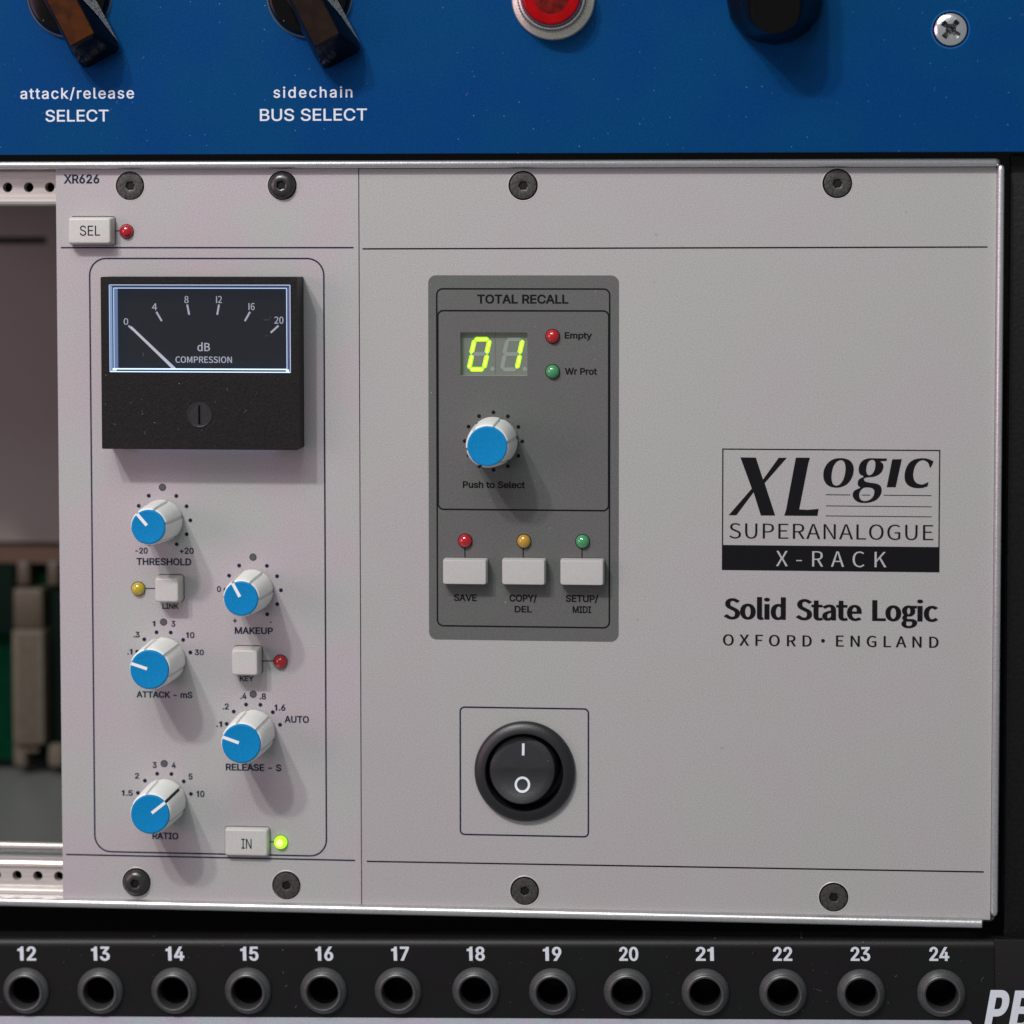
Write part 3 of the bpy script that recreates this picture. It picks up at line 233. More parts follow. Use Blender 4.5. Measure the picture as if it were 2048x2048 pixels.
def mat(name, colour, rough=0.5, metal=0.0, spec=0.5, grain=0.0, grain_size=0.25, bump=0.0, bump_size=0.2,
        mottle=0.0, mottle_size=9.0, specks=0.0, speck_size=1.0, speck_col=(0.5, 0.5, 0.5), emit=None, emit_s=0.0, coat=0.0,
        trans=0.0, streak=0.0):
    if name in MATS:
        return MATS[name]
    m = bpy.data.materials.new(name)
    MATS[name] = m
    m.use_nodes = True
    nt = m.node_tree
    N, Lk = nt.nodes, nt.links
    b = N['Principled BSDF']
    b.inputs['Base Color'].default_value = (*colour, 1)
    b.inputs['Roughness'].default_value = rough
    b.inputs['Metallic'].default_value = metal
    b.inputs['Specular IOR Level'].default_value = spec
    b.inputs['Coat Weight'].default_value = coat
    b.inputs['Coat Roughness'].default_value = 0.08
    b.inputs['Transmission Weight'].default_value = trans
    if emit:
        b.inputs['Emission Color'].default_value = (*emit, 1)
        b.inputs['Emission Strength'].default_value = emit_s
    tc = N.new('ShaderNodeTexCoord')
    cur = None

    def noise(size, detail=2.0, vec=None):
        n = N.new('ShaderNodeTexNoise')
        n.inputs['Scale'].default_value = 1000.0 / size
        n.inputs['Detail'].default_value = detail
        Lk.new(vec or tc.outputs['Object'], n.inputs['Vector'])
        return n

    def mapr(src, a, b_, lo, hi):
        n = N.new('ShaderNodeMapRange')
        n.inputs[1].default_value, n.inputs[2].default_value = a, b_
        n.inputs[3].default_value, n.inputs[4].default_value = lo, hi
        Lk.new(src, n.inputs[0])
        return n.outputs[0]

    def mix(kind, fac, a, b_):
        n = N.new('ShaderNodeMix')
        n.data_type = 'RGBA'
        n.blend_type = kind
        for k, v in ((0, fac), (6, a), (7, b_)):
            if isinstance(v, (int, float)):
                n.inputs[k].default_value = v
            elif isinstance(v, tuple):
                n.inputs[k].default_value = (*v, 1)
            else:
                Lk.new(v, n.inputs[k])
        return n.outputs[2]
    cur = tuple(colour)
    if mottle:
        n = noise(mottle_size, 1.5)
        f = mapr(n.outputs['Fac'], 0.4, 0.6, 0, 1)
        warm = tuple(c * k for c, k in zip(colour, (1 + mottle, 1 - mottle, 1 + mottle * .25)))
        cool = tuple(c * k for c, k in zip(colour, (1 - mottle, 1 + mottle * .6, 1 - mottle * .3)))
        cur = mix('MIX', f, warm, cool)
    if streak:
        mp = N.new('ShaderNodeMapping')
        mp.inputs['Scale'].default_value = (0.04, 1, 1)
        Lk.new(tc.outputs['Object'], mp.inputs['Vector'])
        n = noise(0.5, 3, mp.outputs[0])
        g = mapr(n.outputs['Fac'], 0.3, 0.7, 1 - streak, 1 + streak)
        gc = N.new('ShaderNodeCombineColor')
        for i in range(3):
            Lk.new(g, gc.inputs[i])
        cur = mix('MULTIPLY', 1.0, cur, gc.outputs[0])
    if grain:
        n = noise(grain_size, 1.0)
        g = mapr(n.outputs['Fac'], 0.3, 0.7, 1 - grain, 1 + grain)
        gc = N.new('ShaderNodeCombineColor')
        for i in range(3):
            Lk.new(g, gc.inputs[i])
        cur = mix('MULTIPLY', 1.0, cur, gc.outputs[0])
    if specks:
        v = N.new('ShaderNodeTexVoronoi')
        v.voronoi_dimensions = '2D'
        v.inputs['Scale'].default_value = 1000.0 / (speck_size * 3)
        sx_ = N.new('ShaderNodeSeparateXYZ')
        Lk.new(tc.outputs['Object'], sx_.inputs[0])
        cx_ = N.new('ShaderNodeCombineXYZ')
        Lk.new(sx_.outputs[0], cx_.inputs[0])
        Lk.new(sx_.outputs[2], cx_.inputs[1])
        wob = noise(0.5, 2)
        ad = N.new('ShaderNodeVectorMath')
        ad.operation = 'MULTIPLY_ADD'
        ad.inputs[1].default_value = (0.0005, 0.0005, 0)
        Lk.new(wob.outputs['Color'], ad.inputs[0])
        Lk.new(cx_.outputs[0], ad.inputs[2])
        Lk.new(ad.outputs[0], v.inputs['Vector'])
        sepc = N.new('ShaderNodeSeparateColor')
        Lk.new(v.outputs['Color'], sepc.inputs[0])
        r_ = mapr(sepc.outputs[0], 1 - specks, 1.0, 0.006, 0.034)
        lt = N.new('ShaderNodeMath')
        lt.operation = 'LESS_THAN'
        Lk.new(v.outputs['Distance'], lt.inputs[0])
        Lk.new(r_, lt.inputs[1])
        mu = N.new('ShaderNodeMath')
        mu.operation = 'MULTIPLY'
        Lk.new(lt.outputs[0], mu.inputs[0])
        mu.inputs[1].default_value = 0.7
        cur = mix('MIX', mu.outputs[0], cur, speck_col)
    if not isinstance(cur, tuple):
        Lk.new(cur, b.inputs['Base Color'])
    if bump:
        n = noise(bump_size, 3)
        bp = N.new('ShaderNodeBump')
        bp.inputs['Strength'].default_value = bump
        bp.inputs['Distance'].default_value = 0.00008
        Lk.new(n.outputs['Fac'], bp.inputs['Height'])
        Lk.new(bp.outputs[0], b.inputs['Normal'])
    return m

PAINT = mat('silver_paint', (0.382, 0.368, 0.370), 0.48, 0.0, 0.45, grain=0.17, grain_size=0.24, bump=0.35, bump_size=0.3, mottle=0.032, mottle_size=22)  # the pinker light on the left is put into this colour
PAINT2 = mat('silver_paint_dim', (0.365, 0.358, 0.353), 0.48, 0.0, 0.45, grain=0.17, grain_size=0.24, bump=0.35, bump_size=0.3, mottle=0.016, mottle_size=30)  # same paint; the dimmer, more neutral light on the right is in its colour
DARKGREY = mat('dark_grey_print', (0.106, 0.110, 0.106), 0.5, 0.0, 0.3, grain=0.16, grain_size=0.3, bump=0.4, bump_size=0.3, specks=0.12, speck_size=1.1, speck_col=(.4, .42, .4), mottle=0.03, mottle_size=14)
NAVY = mat('navy_ink', (0.006, 0.013, 0.036), 0.5, 0, 0.15, grain=0.1)
BLACKINK = mat('black_ink', (0.005, 0.005, 0.007), 0.5, 0, 0.15, grain=0.1)
GREYINK = mat('pale_grey_ink', (0.40, 0.40, 0.40), 0.5, grain=0.08)
WHITEINK = mat('white_ink', (0.62, 0.66, 0.72), 0.5, grain=0.08)
BLUE = mat('blue_paint', (0.0003, 0.043, 0.148), 0.45, 0.0, 0.06, grain=0.14, grain_size=0.35, bump=0.35, bump_size=0.4, specks=0.24, speck_size=1.1, speck_col=(0.16, 0.32, 0.42), mottle=0.08, mottle_size=20)
ALU = mat('brushed_aluminium', (0.60, 0.595, 0.60), 0.36, 0.85, 0.5, grain=0.10, grain_size=0.35, bump=0.3, bump_size=0.3, streak=0.06)
RAIL = mat('bright_rail', (0.66, 0.61, 0.57), 0.34, 0.55, 0.5, streak=0.12, bump=0.15, bump_size=0.4)
CAPBLUE = mat('blue_cap_plastic', (0.003, 0.20, 0.46), 0.42, 0, 0.15, grain=0.08, grain_size=0.3, bump=0.35, bump_size=0.25, specks=0.04, speck_size=0.9, speck_col=(.3, .5, .7))
WHITEPL = mat('white_plastic', (0.76, 0.775, 0.74), 0.38, 0, 0.5, grain=0.03, bump=0.08, mottle=0.008, mottle_size=3)
BUTTON = mat('ivory_button_plastic', (0.50, 0.495, 0.47), 0.4, 0, 0.5, grain=0.06, grain_size=0.3, bump=0.25, bump_size=0.25, mottle=0.02, mottle_size=4)
BUTTON2 = mat('grey_white_button_plastic', (0.45, 0.44, 0.43), 0.4, 0, 0.5, grain=0.05, grain_size=0.3, bump=0.2, bump_size=0.25)
POINTER = mat('white_pointer_line', (0.80, 0.80, 0.80), 0.45)
BLACKPL = mat('black_plastic', (0.012, 0.012, 0.013), 0.45, 0, 0.5, grain=0.3, grain_size=0.4, bump=0.5, bump_size=0.35)
METERPL = mat('black_meter_plastic', (0.0085, 0.008, 0.0075), 0.5, 0, 0.22, grain=0.35, grain_size=0.4, bump=0.9, bump_size=0.5, specks=0.25, speck_size=0.9, speck_col=(.25, .27, .28))
GLOSSBLK = mat('glossy_black', (0.0022, 0.0018, 0.0016), 0.16, 0, 0.2, specks=0.03, speck_size=1.3, speck_col=(.2, .2, .2))
SWITCHPL = mat('switch_black', (0.008, 0.008, 0.0095), 0.42, 0, 0.6, bump=0.45, bump_size=0.3, specks=0.05, speck_size=1.0, speck_col=(.15, .15, .15))
BLACKOX = mat('blackened_steel', (0.06, 0.057, 0.054), 0.45, 0.4, 0.5, grain=0.4, grain_size=0.5, bump=0.5, bump_size=0.4)
DOMEOX = mat('polished_black_steel', (0.065, 0.062, 0.06), 0.3, 0.7, 0.5, grain=0.2, grain_size=0.5, bump=0.15)
VOIDBLK = mat('void_black', (0.002, 0.002, 0.002), 0.9, 0, 0.1)
CHROME = mat('zinc_chrome', (0.85, 0.85, 0.86), 0.22, 1.0, 0.5, bump=0.35, bump_size=0.9)
NICKEL = mat('worn_nickel', (0.66, 0.62, 0.54), 0.38, 0.9, 0.5, grain=0.12, grain_size=0.5, bump=0.3, bump_size=0.5)
POWDER = mat('black_powder_coat', (0.0045, 0.0045, 0.0045), 0.5, 0, 0.22, grain=0.4, grain_size=0.7, bump=1.0, bump_size=0.9, specks=0.03, speck_size=1.5, speck_col=(.12, .12, .12))
PBLACK = mat('satin_black_paint', (0.0035, 0.0035, 0.0035), 0.48, 0, 0.32, grain=0.3, grain_size=0.4, bump=0.4, bump_size=0.35, specks=0.28, speck_size=0.9, speck_col=(0.16, 0.15, 0.14), mottle=0.15, mottle_size=12)
JACKPL = mat('grey_black_nylon', (0.048, 0.05, 0.051), 0.38, 0, 0.7, grain=0.22, grain_size=0.35, bump=0.35, bump_size=0.3)
BOREPL = mat('bore_black', (0.004, 0.004, 0.004), 0.3, 0, 0.4)
STRIP = mat('pale_strip', (0.40, 0.42, 0.47), 0.5, grain=0.08, mottle=0.05, mottle_size=8)
REDLED = mat('red_lens', (0.36, 0.0015, 0.008), 0.10, 0, 0.5, coat=1.0, emit=(.5, 0, .01), emit_s=0.06)
GREENLED = mat('green_lens', (0.045, 0.24, 0.095), 0.12, 0, 0.5, coat=1.0, emit=(.05, .4, .12), emit_s=0.05)
YELLOWLED = mat('yellow_lens', (0.42, 0.32, 0.012), 0.12, 0, 0.5, coat=1.0, emit=(.4, .3, .0), emit_s=0.05)
AMBERLED = mat('amber_lens', (0.42, 0.24, 0.02), 0.12, 0, 0.5, coat=1.0, emit=(.4, .22, .0), emit_s=0.05)
LITLED = mat('lit_green_lens', (0.2, 0.4, 0.02), 0.15, 0, 0.5, emit=(0.40, 1.0, 0.01), emit_s=1.15)
LITCORE = mat('lit_green_core', (0.4, 0.5, 0.1), 0.3, emit=(0.85, 1.0, 0.20), emit_s=2.0)
SEGLIT = mat('lit_segment', (0.2, 0.4, 0.0), 0.5, emit=(0.27, 1.0, 0.0), emit_s=1.1)
SEGCORE = mat('lit_segment_core', (0.3, 0.4, 0.0), 0.5, emit=(0.78, 1.0, 0.09), emit_s=1.6)
SEGOFF = mat('unlit_segment', (0.24, 0.28, 0.25), 0.4, grain=0.05)
DISPGREY = mat('display_face_grey', (0.150, 0.165, 0.150), 0.35, grain=0.06, emit=(.25, .5, .05), emit_s=0.035)  # faint green glow added for digit light scattered through the face
DIALBLK = mat('dial_black', (0.012, 0.012, 0.015), 0.45, grain=0.2, emit=(.4, .5, .8), emit_s=0.012, specks=0.04, speck_size=1.2, speck_col=(.3, .3, .33))
GLOW = mat('backlit_print', (0.45, 0.46, 0.50), 0.5, emit=(0.75, 0.80, 0.95), emit_s=0.34)
NEEDLE = mat('white_needle', (0.6, 0.6, 0.64), 0.4, emit=(0.8, 0.82, 0.95), emit_s=0.42)
ACRYL = mat('edge_lit_acrylic', (0.03, 0.035, 0.07), 0.12, 0, 0.5, emit=(0.14, 0.2, 0.45), emit_s=0.16)
ACRYL_L = mat('edge_lit_acrylic_side', (0.1, 0.13, 0.2), 0.15, 0, 0.5, emit=(0.30, 0.45, 0.80), emit_s=0.42)
ACRLINE = mat('acrylic_edge_glow', (0.2, 0.25, 0.35), 0.2, emit=(0.50, 0.68, 1.0), emit_s=0.62)
ACRBRIGHT = mat('acrylic_edge_bright', (0.3, 0.35, 0.45), 0.2, emit=(0.62, 0.85, 1.0), emit_s=1.15)
LEAK = mat('backlight_leak', (0.3, 0.3, 0.35), 0.4, emit=(0.60, 0.58, 1.0), emit_s=0.9)
REDJEWEL = mat('red_jewel', (0.26, 0.0008, 0.002), 0.12, 0, 0.2, coat=0.0, grain=0.25, grain_size=4.0, emit=(.6, 0, 0), emit_s=0.0)
AMBER = mat('amber_brown_plastic', (0.040, 0.010, 0.0008), 0.3, 0, 0.2, grain=0.3, grain_size=2.0, specks=0.05, speck_size=1.2, speck_col=(.25, .1, .05))
DKBROWN = mat('dark_brown_plastic', (0.010, 0.0045, 0.003), 0.3, 0, 0.2, grain=0.3, grain_size=2.0, specks=0.06, speck_size=1.2, speck_col=(.25, .15, .15))
CHALK = mat('chalky_grey', (0.20, 0.215, 0.22), 0.8, 0, 0.3, grain=0.75, grain_size=0.45, bump=1.0, bump_size=0.4)
TAUPE = mat('taupe_metal', (0.22, 0.20, 0.18), 0.6, 0.1, 0.4, grain=0.06, grain_size=1)
FLOORM = mat('grey_zinc_floor', (0.19, 0.20, 0.195), 0.4, 0.5, 0.5, streak=0.08)
BROWNST = mat('brown_edge_strip', (0.06, 0.03, 0.015), 0.6)
PCB = mat('green_circuit_board', (0.0002, 0.020, 0.009), 0.8, 0, 0.03, grain=0.2, grain_size=6)
CONN = mat('beige_connector', (0.10, 0.088, 0.068), 0.7, 0, 0.1, grain=0.1, grain_size=1.5)
CONNDK = mat('tan_connector_top', (0.055, 0.042, 0.025), 0.5, grain=0.1, grain_size=1.5)
CORNER = mat('dark_grey_corner', (0.06, 0.06, 0.062), 0.5, grain=0.1)
INK = dict(navy=NAVY, black=BLACKINK, gray=GREYINK, white=WHITEINK, glow=GLOW)

# pane: a thin clear sheet that only reflects a little
PANE = bpy.data.materials.new('clear_pane')
PANE.use_nodes = True
_nt = PANE.node_tree
_nt.nodes.remove(_nt.nodes['Principled BSDF'])
_t = _nt.nodes.new('ShaderNodeBsdfTransparent')
_g = _nt.nodes.new('ShaderNodeBsdfGlossy')
_g.inputs['Roughness'].default_value = 0.05
_f = _nt.nodes.new('ShaderNodeFresnel')
_f.inputs[0].default_value = 1.45
_m = _nt.nodes.new('ShaderNodeMixShader')
_nt.links.new(_f.outputs[0], _m.inputs[0])
_nt.links.new(_t.outputs[0], _m.inputs[1])
_nt.links.new(_g.outputs[0], _m.inputs[2])
_nt.links.new(_m.outputs[0], _nt.nodes['Material Output'].inputs[0])

# ------------------------------------------------------------------ building helpers
class Root:
    def __init__(self, name, label, cat, x, z, tilt=0.0, group=None):
        o = bpy.data.objects.new(name, None)
        o.empty_display_size = 0.01
        col.objects.link(o)
        o.location = (x * MM, 0, z * MM)
        o.rotation_euler = (0, -tilt, 0)
        o['label'], o['category'] = label, cat
        if group:
            o['group'] = group
        self.o, self.x, self.z = o, x, z

def link(name, me, parent, x=0.0, z=0.0, h=0.0, rot=0.0, label=None):
    """x, z, h: millimetres in the frame of the parent (its own origin)."""
    o = bpy.data.objects.new(name, me)
    col.objects.link(o)
    p = parent.o if isinstance(parent, Root) else parent
    if p is not None:
        o.parent = p
    if isinstance(parent, Root):
        x, z = x - parent.x, z - parent.z
    o.location = (x * MM, -h * MM, z * MM)
    if rot:
        o.rotation_euler = (0, rot, 0)
    if label:
        o['label'] = label
    return o

def mesh(name, verts, faces, m, smooth=None, flat_front=False):
    """verts: (x, z, h) millimetres."""
    me = bpy.data.meshes.new(name)
    me.from_pydata([(v[0] * MM, -v[2] * MM, v[1] * MM) for v in verts], [], faces)
    me.materials.append(m)
    bm = bmesh.new()
    bm.from_mesh(me)
    if flat_front:
        for f in bm.faces:
            f.normal_update()
            if f.normal.y > 0:
                f.normal_flip()
    else:
        bmesh.ops.recalc_face_normals(bm, faces=bm.faces)
    bm.to_mesh(me)
    bm.free()
    if smooth is not None:
        me.polygons.foreach_set('use_smooth', [True] * len(me.polygons))
        me.set_sharp_from_angle(angle=R(smooth))
    me.update()
    return me

def loft(name, rings, m, cap0=False, cap1=True, smooth=35):
    """rings: [(points, h)], every ring with the same number of points"""
    n = len(rings[0][0])
    vs, fs = [], []
    for pts, h in rings:
        vs += [(p[0], p[1], h) for p in pts]
    for k in range(len(rings) - 1):
        for i in range(n):
            j = (i + 1) % n
            fs.append((k * n + i, k * n + j, (k + 1) * n + j, (k + 1) * n + i))
    if cap0:
        fs.append(tuple(range(n)))
    if cap1:
        fs.append(tuple(range((len(rings) - 1) * n, len(rings) * n)))
    return mesh(name, vs, fs, m, smooth)

def circ(r, n=40, cx=0, cz=0):
    return [(cx + r * math.sin(2 * math.pi * i / n), cz + r * math.cos(2 * math.pi * i / n)) for i in range(n)]

def polyr(r, sides, n, rot=0.0):
    out = []
    for i in range(n):
        a = 2 * math.pi * i / n
        k = (a + rot) % (2 * math.pi / sides) - math.pi / sides
        q = r * math.cos(math.pi / sides) / math.cos(k)
        out.append((q * math.sin(a), q * math.cos(a)))
    return out

def rrect(x0, z0, x1, z1, r, n=6):
    r = max(r, 1e-4)
    out = []
    for cx, cz, a0 in ((x1 - r, z1 - r, 0), (x1 - r, z0 + r, 90), (x0 + r, z0 + r, 180), (x0 + r, z1 - r, 270)):
        for i in range(n + 1):
            a = R(a0 + 90 * i / n)
            out.append((cx + r * math.sin(a), cz + r * math.cos(a)))
    return out

def plate(name, outer, holes, h1, h0, m, edge=0.0):
    """front face with holes, walls down to h0"""
    loops = [outer] + holes
    polys = [[Vector((p[0], p[1], 0)) for p in lp] for lp in loops]
    tris = tessellate_polygon(polys)
    flat = [p for lp in loops for p in lp]
    vs = [(p[0], p[1], h1) for p in flat]
    fs = [tuple(t) for t in tris]
    if h0 is None:
        return mesh(name, vs, fs, m, flat_front=True)
    N0 = len(vs)
    vs += [(p[0], p[1], h0) for p in flat]
    s = 0
    for lp in loops:
        n = len(lp)
        for i in range(n):
            j = (i + 1) % n
            fs.append((s + i, s + j, N0 + s + j, N0 + s + i))
        s += n
    return mesh(name, vs, fs, m)

def band(name, outer, inner, h, m):
    n = len(outer)
    vs = [(p[0], p[1], h) for p in outer] + [(p[0], p[1], h) for p in inner]
    return mesh(name, vs, [(i, (i + 1) % n, n + (i + 1) % n, n + i) for i in range(n)], m, flat_front=True)

def frame(name, x0, z0, x1, z1, r, wd, h, m, n=8):
    return band(name, rrect(x0, z0, x1, z1, r, n), rrect(x0 + wd, z0 + wd, x1 - wd, z1 - wd, r - wd, n), h, m)

def strips(name, segs, h, m):
    vs, fs = [], []
    for (xa, za, xb, zb, wd) in segs:
        d = Vector((xb - xa, zb - za)).normalized()
        nx, nz = -d.y * wd / 2, d.x * wd / 2
        k = len(vs)
        vs += [(xa + nx, za + nz, h), (xb + nx, zb + nz, h), (xb - nx, zb - nz, h), (xa - nx, za - nz, h)]
        fs.append((k, k + 1, k + 2, k + 3))
    return mesh(name, vs, fs, m, flat_front=True)

def box(name, x0, z0, x1, z1, h0, h1, m, bev=0.0, r=0.0):
    b = bev
    rings = [(rrect(x0, z0, x1, z1, max(r, b, .01), 3), h0)]
    if b:
        rings += [(rrect(x0, z0, x1, z1, max(r, b), 3), h1 - b), (rrect(x0 + b * .3, z0 + b * .3, x1 - b * .3, z1 - b * .3, max(r, b), 3), h1 - b * .3),
                  (rrect(x0 + b, z0 + b, x1 - b, z1 - b, max(r * .8, .02), 3), h1)]
    else:
        rings += [(rrect(x0, z0, x1, z1, max(r, .01), 3), h1)]
    return loft(name, rings, m, cap0=True)

def extrude_x(name, prof, x0, x1, m, smooth=40, round_end=0.0):
    """prof: closed list of (z, h) swept along x"""
    n = len(prof)
    cz = sum(p[0] for p in prof) / n
    ch = sum(p[1] for p in prof) / n
    secs = [(x0, 1.0)]
    if round_end:
        secs += [(x1 - round_end, 1.0), (x1 - round_end * .35, 0.86), (x1, 0.5)]
    else:
        secs += [(x1, 1.0)]
    vs, fs = [], []
    for x, s in secs:
        vs += [(x, cz + (p[0] - cz) * s, ch + (p[1] - ch) * s if s < 1 else p[1]) for p in prof]
    for k in range(len(secs) - 1):
        for i in range(n):
            j = (i + 1) % n
            fs.append((k * n + i, k * n + j, (k + 1) * n + j, (k + 1) * n + i))
    fs += [tuple(range(n)), tuple(range((len(secs) - 1) * n, len(secs) * n))]
    return mesh(name, vs, fs, m, smooth)

# ------------------------------------------------------------------ lettering
def grow(loop, bx, bz):
    n = len(loop)
    out = []
    for i in range(n):
        a, b, c = loop[i - 1], loop[i], loop[(i + 1) % n]
        e1 = Vector((b[0] - a[0], b[1] - a[1]))
        e2 = Vector((c[0] - b[0], c[1] - b[1]))
        if e1.length < 1e-9 or e2.length < 1e-9:
            out.append(b)
            continue
        e1.normalize()
        e2.normalize()
        n1, n2 = Vector((e1.y, -e1.x)), Vector((e2.y, -e2.x))
        s = n1 + n2
        if s.length < 0.2:
            s = n1
        s.normalize()
        k = 1 / max(0.45, s.dot(n1))
        out.append((b[0] + s.x * bx * k, b[1] + s.y * bz * k))
    return out

def garea(lp):
    return sum(lp[i - 1][0] * lp[i][1] - lp[i][0] * lp[i - 1][1] for i in range(len(lp))) / 2

_glyph_cache = {}
def glyph(font, ch, bx, bz):
    """grown outline, filled by the nonzero rule"""
    key = (font, ch, bx, bz)
    if key in _glyph_cache:
        return _glyph_cache[key]
    lps = [[(lp[i], lp[i + 1]) for i in range(0, len(lp), 2)] for lp in GLYPHS[font][ch][1]]
    if garea(max(lps, key=lambda q: abs(garea(q)))) < 0:
        lps = [list(reversed(q)) for q in lps]
    lps = [grow(q, bx, bz) for q in lps]
    pts, eds = [], []
    for q in lps:
        k = len(pts)
        pts += [Vector(p) for p in q]
        eds += [(k + i, k + (i + 1) % len(q)) for i in range(len(q))]
    V, E, F, _a, _b, _c = delaunay_2d_cdt(pts, eds, [], 0, 1e-3)
    def inside(x, y):
        wn = 0
        for q in lps:
            for i in range(len(q)):
                (xa, ya), (xb, yb) = q[i - 1], q[i]
                if (ya <= y) != (yb <= y) and xa + (y - ya) / (yb - ya) * (xb - xa) > x:
                    wn += 1 if yb > ya else -1
        return wn > 0
    faces = []
    for f in F:
        c = sum((V[i] for i in f), Vector((0, 0))) / len(f)
        if inside(c.x, c.y):
            faces.append(tuple(f))
    used = sorted({i for f in faces for i in f})
    idx = {v: i for i, v in enumerate(used)}
    r_ = ([(V[i].x, V[i].y) for i in used], [tuple(idx[i] for i in f) for f in faces])
    _glyph_cache[key] = r_
    return r_

def text_mesh(s, font, width, cap, bx, bz, ink, track=None, shear=0.0, h=0.06):
    runs, pen, space = [], 0.0, 400 if font == 'A' else 480
    for ch in s:
        if ch == ' ':
            pen += space
            runs.append(None)
            continue
        runs.append((pen, *glyph(font, ch, bx, bz)))
        pen += GLYPHS[font][ch][0]
    zs = cap / 1000.0
    allx = [p[0] + r_[0] for r_ in runs if r_ for p in r_[1]]
    lo, hi = min(allx), max(allx)
    if track is None or len(s) < 2:
        xs, tr = width / (hi - lo), 0.0
    else:
        xs = zs * track
        tr = (width / xs - (hi - lo)) / (len(s) - 1)
    vs, fs = [], []
    for i, r_ in enumerate(runs):
        if r_:
            k = len(vs)
            vs += [((p[0] + r_[0] - lo + tr * i) * xs + shear * p[1] * zs, p[1] * zs, h) for p in r_[1]]
            fs += [tuple(a + k for a in f) for f in r_[2]]
    return mesh('lettering', vs, fs, ink, flat_front=True)

# ------------------------------------------------------------------ the setting behind everything
bk = link('rack_interior', mesh('rack_interior', [(-420, -380, -150), (320, -380, -150), (320, 260, -150), (-420, 260, -150)], [(0, 1, 2, 3)], VOIDBLK, flat_front=True), None)
bk['kind'] = 'structure'

roots = {}
# ------------------------------------------------------------------ chassis
ch = Root('rack_chassis', 'silver aluminium rack chassis with rounded lips around the two grey front plates', 'rack chassis', -60, L['lip_b'][1])
roots['ch'] = ch
def lip_profile(z0, z1, h0, h1, n=8):
    zc, hw = (z0 + z1) / 2, abs(z1 - z0) / 2
    pr = [(zc + hw, h0), (zc + hw, h1 - hw * .9)]
    for i in range(1, n):
        a = math.pi * i / n
        pr.append((zc + hw * math.cos(a), h1 - hw * .9 + hw * .9 * math.sin(a)))
    pr += [(zc - hw, h1 - hw * .9), (zc - hw, h0)]
    return pr
lt, lb, lr = L['lip_t'], L['lip_b'], L['lip_r']
link('top_lip', extrude_x('top_lip', lip_profile(lt[0], lt[1] + .1, -20, 1.9), -230, lt[2], ALU, round_end=1.2), ch, ch.x, ch.z).location = (-ch.x * MM, 0, -ch.z * MM)
def put(name, me, root, label=None):
    """mesh given in absolute millimetres, hung under a root"""
    o = link(name, me, None, 0, 0, 0, label=label)
    o.parent = root.o
    c, s_ = root.x, root.z
    o.location = (-c * MM, 0, -s_ * MM)
    return o
put('bottom_lip', extrude_x('bottom_lip', lip_profile(lb[0], lb[1], -20, 1.9), -230, lb[2], ALU, round_end=.5), ch)
n_ = 8
zc = (lr[0] + lr[1]) / 2
hw = (lr[1] - lr[0]) / 2
prof = lip_profile(lr[0], lr[1], -20, 1.7)
vs, fs = [], []
for z, s in ((lr[2], .55), (lr[2] - .35, .88), (lr[2] - 1.0, 1), (lr[3] + 1.0, 1), (lr[3] + .3, .8), (lr[3], .45)):
    vs += [(zc + (p[0] - zc) * s, z, p[1] - (1 - s) * .9) for p in prof]
for k in range(5):
    for i in range(len(prof)):
        j = (i + 1) % len(prof)
        fs.append((k * len(prof) + i, k * len(prof) + j, (k + 1) * len(prof) + j, (k + 1) * len(prof) + i))
fs += [tuple(range(len(prof))), tuple(range(5 * len(prof), 6 * len(prof)))]
put('side_lip', mesh('side_lip', vs, fs, ALU, 40), ch)
put('corner_piece', loft('corner_piece', [(rrect(lb[2] - 3.5, lb[0] - 1.0, lr[1] - .5, lb[0] + 3.2, 1.3), -8), (rrect(lb[2] - 3.5, lb[0] - 1.0, lr[1] - .5, lb[0] + 3.2, 1.3), -.9)], CORNER), ch)
# mounting rails with their threaded holes
def rail(zs, holes, name):
    """zs: the outline steps from the module side; holes: centres"""
    z0, z1 = min(zs), max(zs)
    return None
rt, rb = L['rail_t'], L['rail_b']
def rail_obj(name, steps, hz, hole_list):
    # steps: list of (z, h) from top to bottom, swept in x; the flat web with the holes is a plate of its own
    vs, fs = [], []
    X0, X1 = -230, -100
    for z, h in steps:
        vs += [(X0, z, h), (X1, z, h)]
    for i in range(len(steps) - 1):
        fs.append((2 * i, 2 * i + 1, 2 * i + 3, 2 * i + 2))
    return mesh(name, vs, fs, RAIL, 25)
xs_ = [L['rail_th'][1][0] + 4.83 * k for k in range(-8, 4)]
o = put('mounting_rail', rail_obj('mounting_rail', [(rt[0] + 1.5, -4.0), (rt[0], -3.4), (rt[0] - .8, -2.5), (rt[1] + .15, -2.3), (rt[1], -2.75)], 0, []), ch, 'upper rail above the open bay')
put('rail_web', plate('rail_web', rrect(-230, rt[2], -100, rt[1], .02, 1), [circ(1.12, 20, x, L['rail_th'][1][1]) for x in xs_], -2.75, -5.0, RAIL), ch)
put('added_rail_dark_backing', box('added_rail_dark_backing', -230, rt[2] - 1, -100, rt[0] + 1, -16, -9, VOIDBLK), ch)  # black box added behind the rail to darken its holes
put('rail_lip', rail_obj('rail_lip', [(rt[2], -2.75), (rt[2] - .05, -2.1), (rt[3] - .35, -1.55), (rt[3] - .9, -1.5), (rt[4] + .35, -1.8), (rt[4], -2.4), (rt[4], -9)], 0, []), ch)
xs_ = [L['rail_bh'][2][0] + 4.84 * k for k in range(-8, 4)]
put('rail_lip', rail_obj('rail_lip', [(rb[0] + .2, -30), (rb[0], -2.6), (rb[0] - .3, -1.8), (rb[0] - .9, -1.5), (rb[1] + .1, -2.1), (rb[1], -2.75)], 0, []), ch)
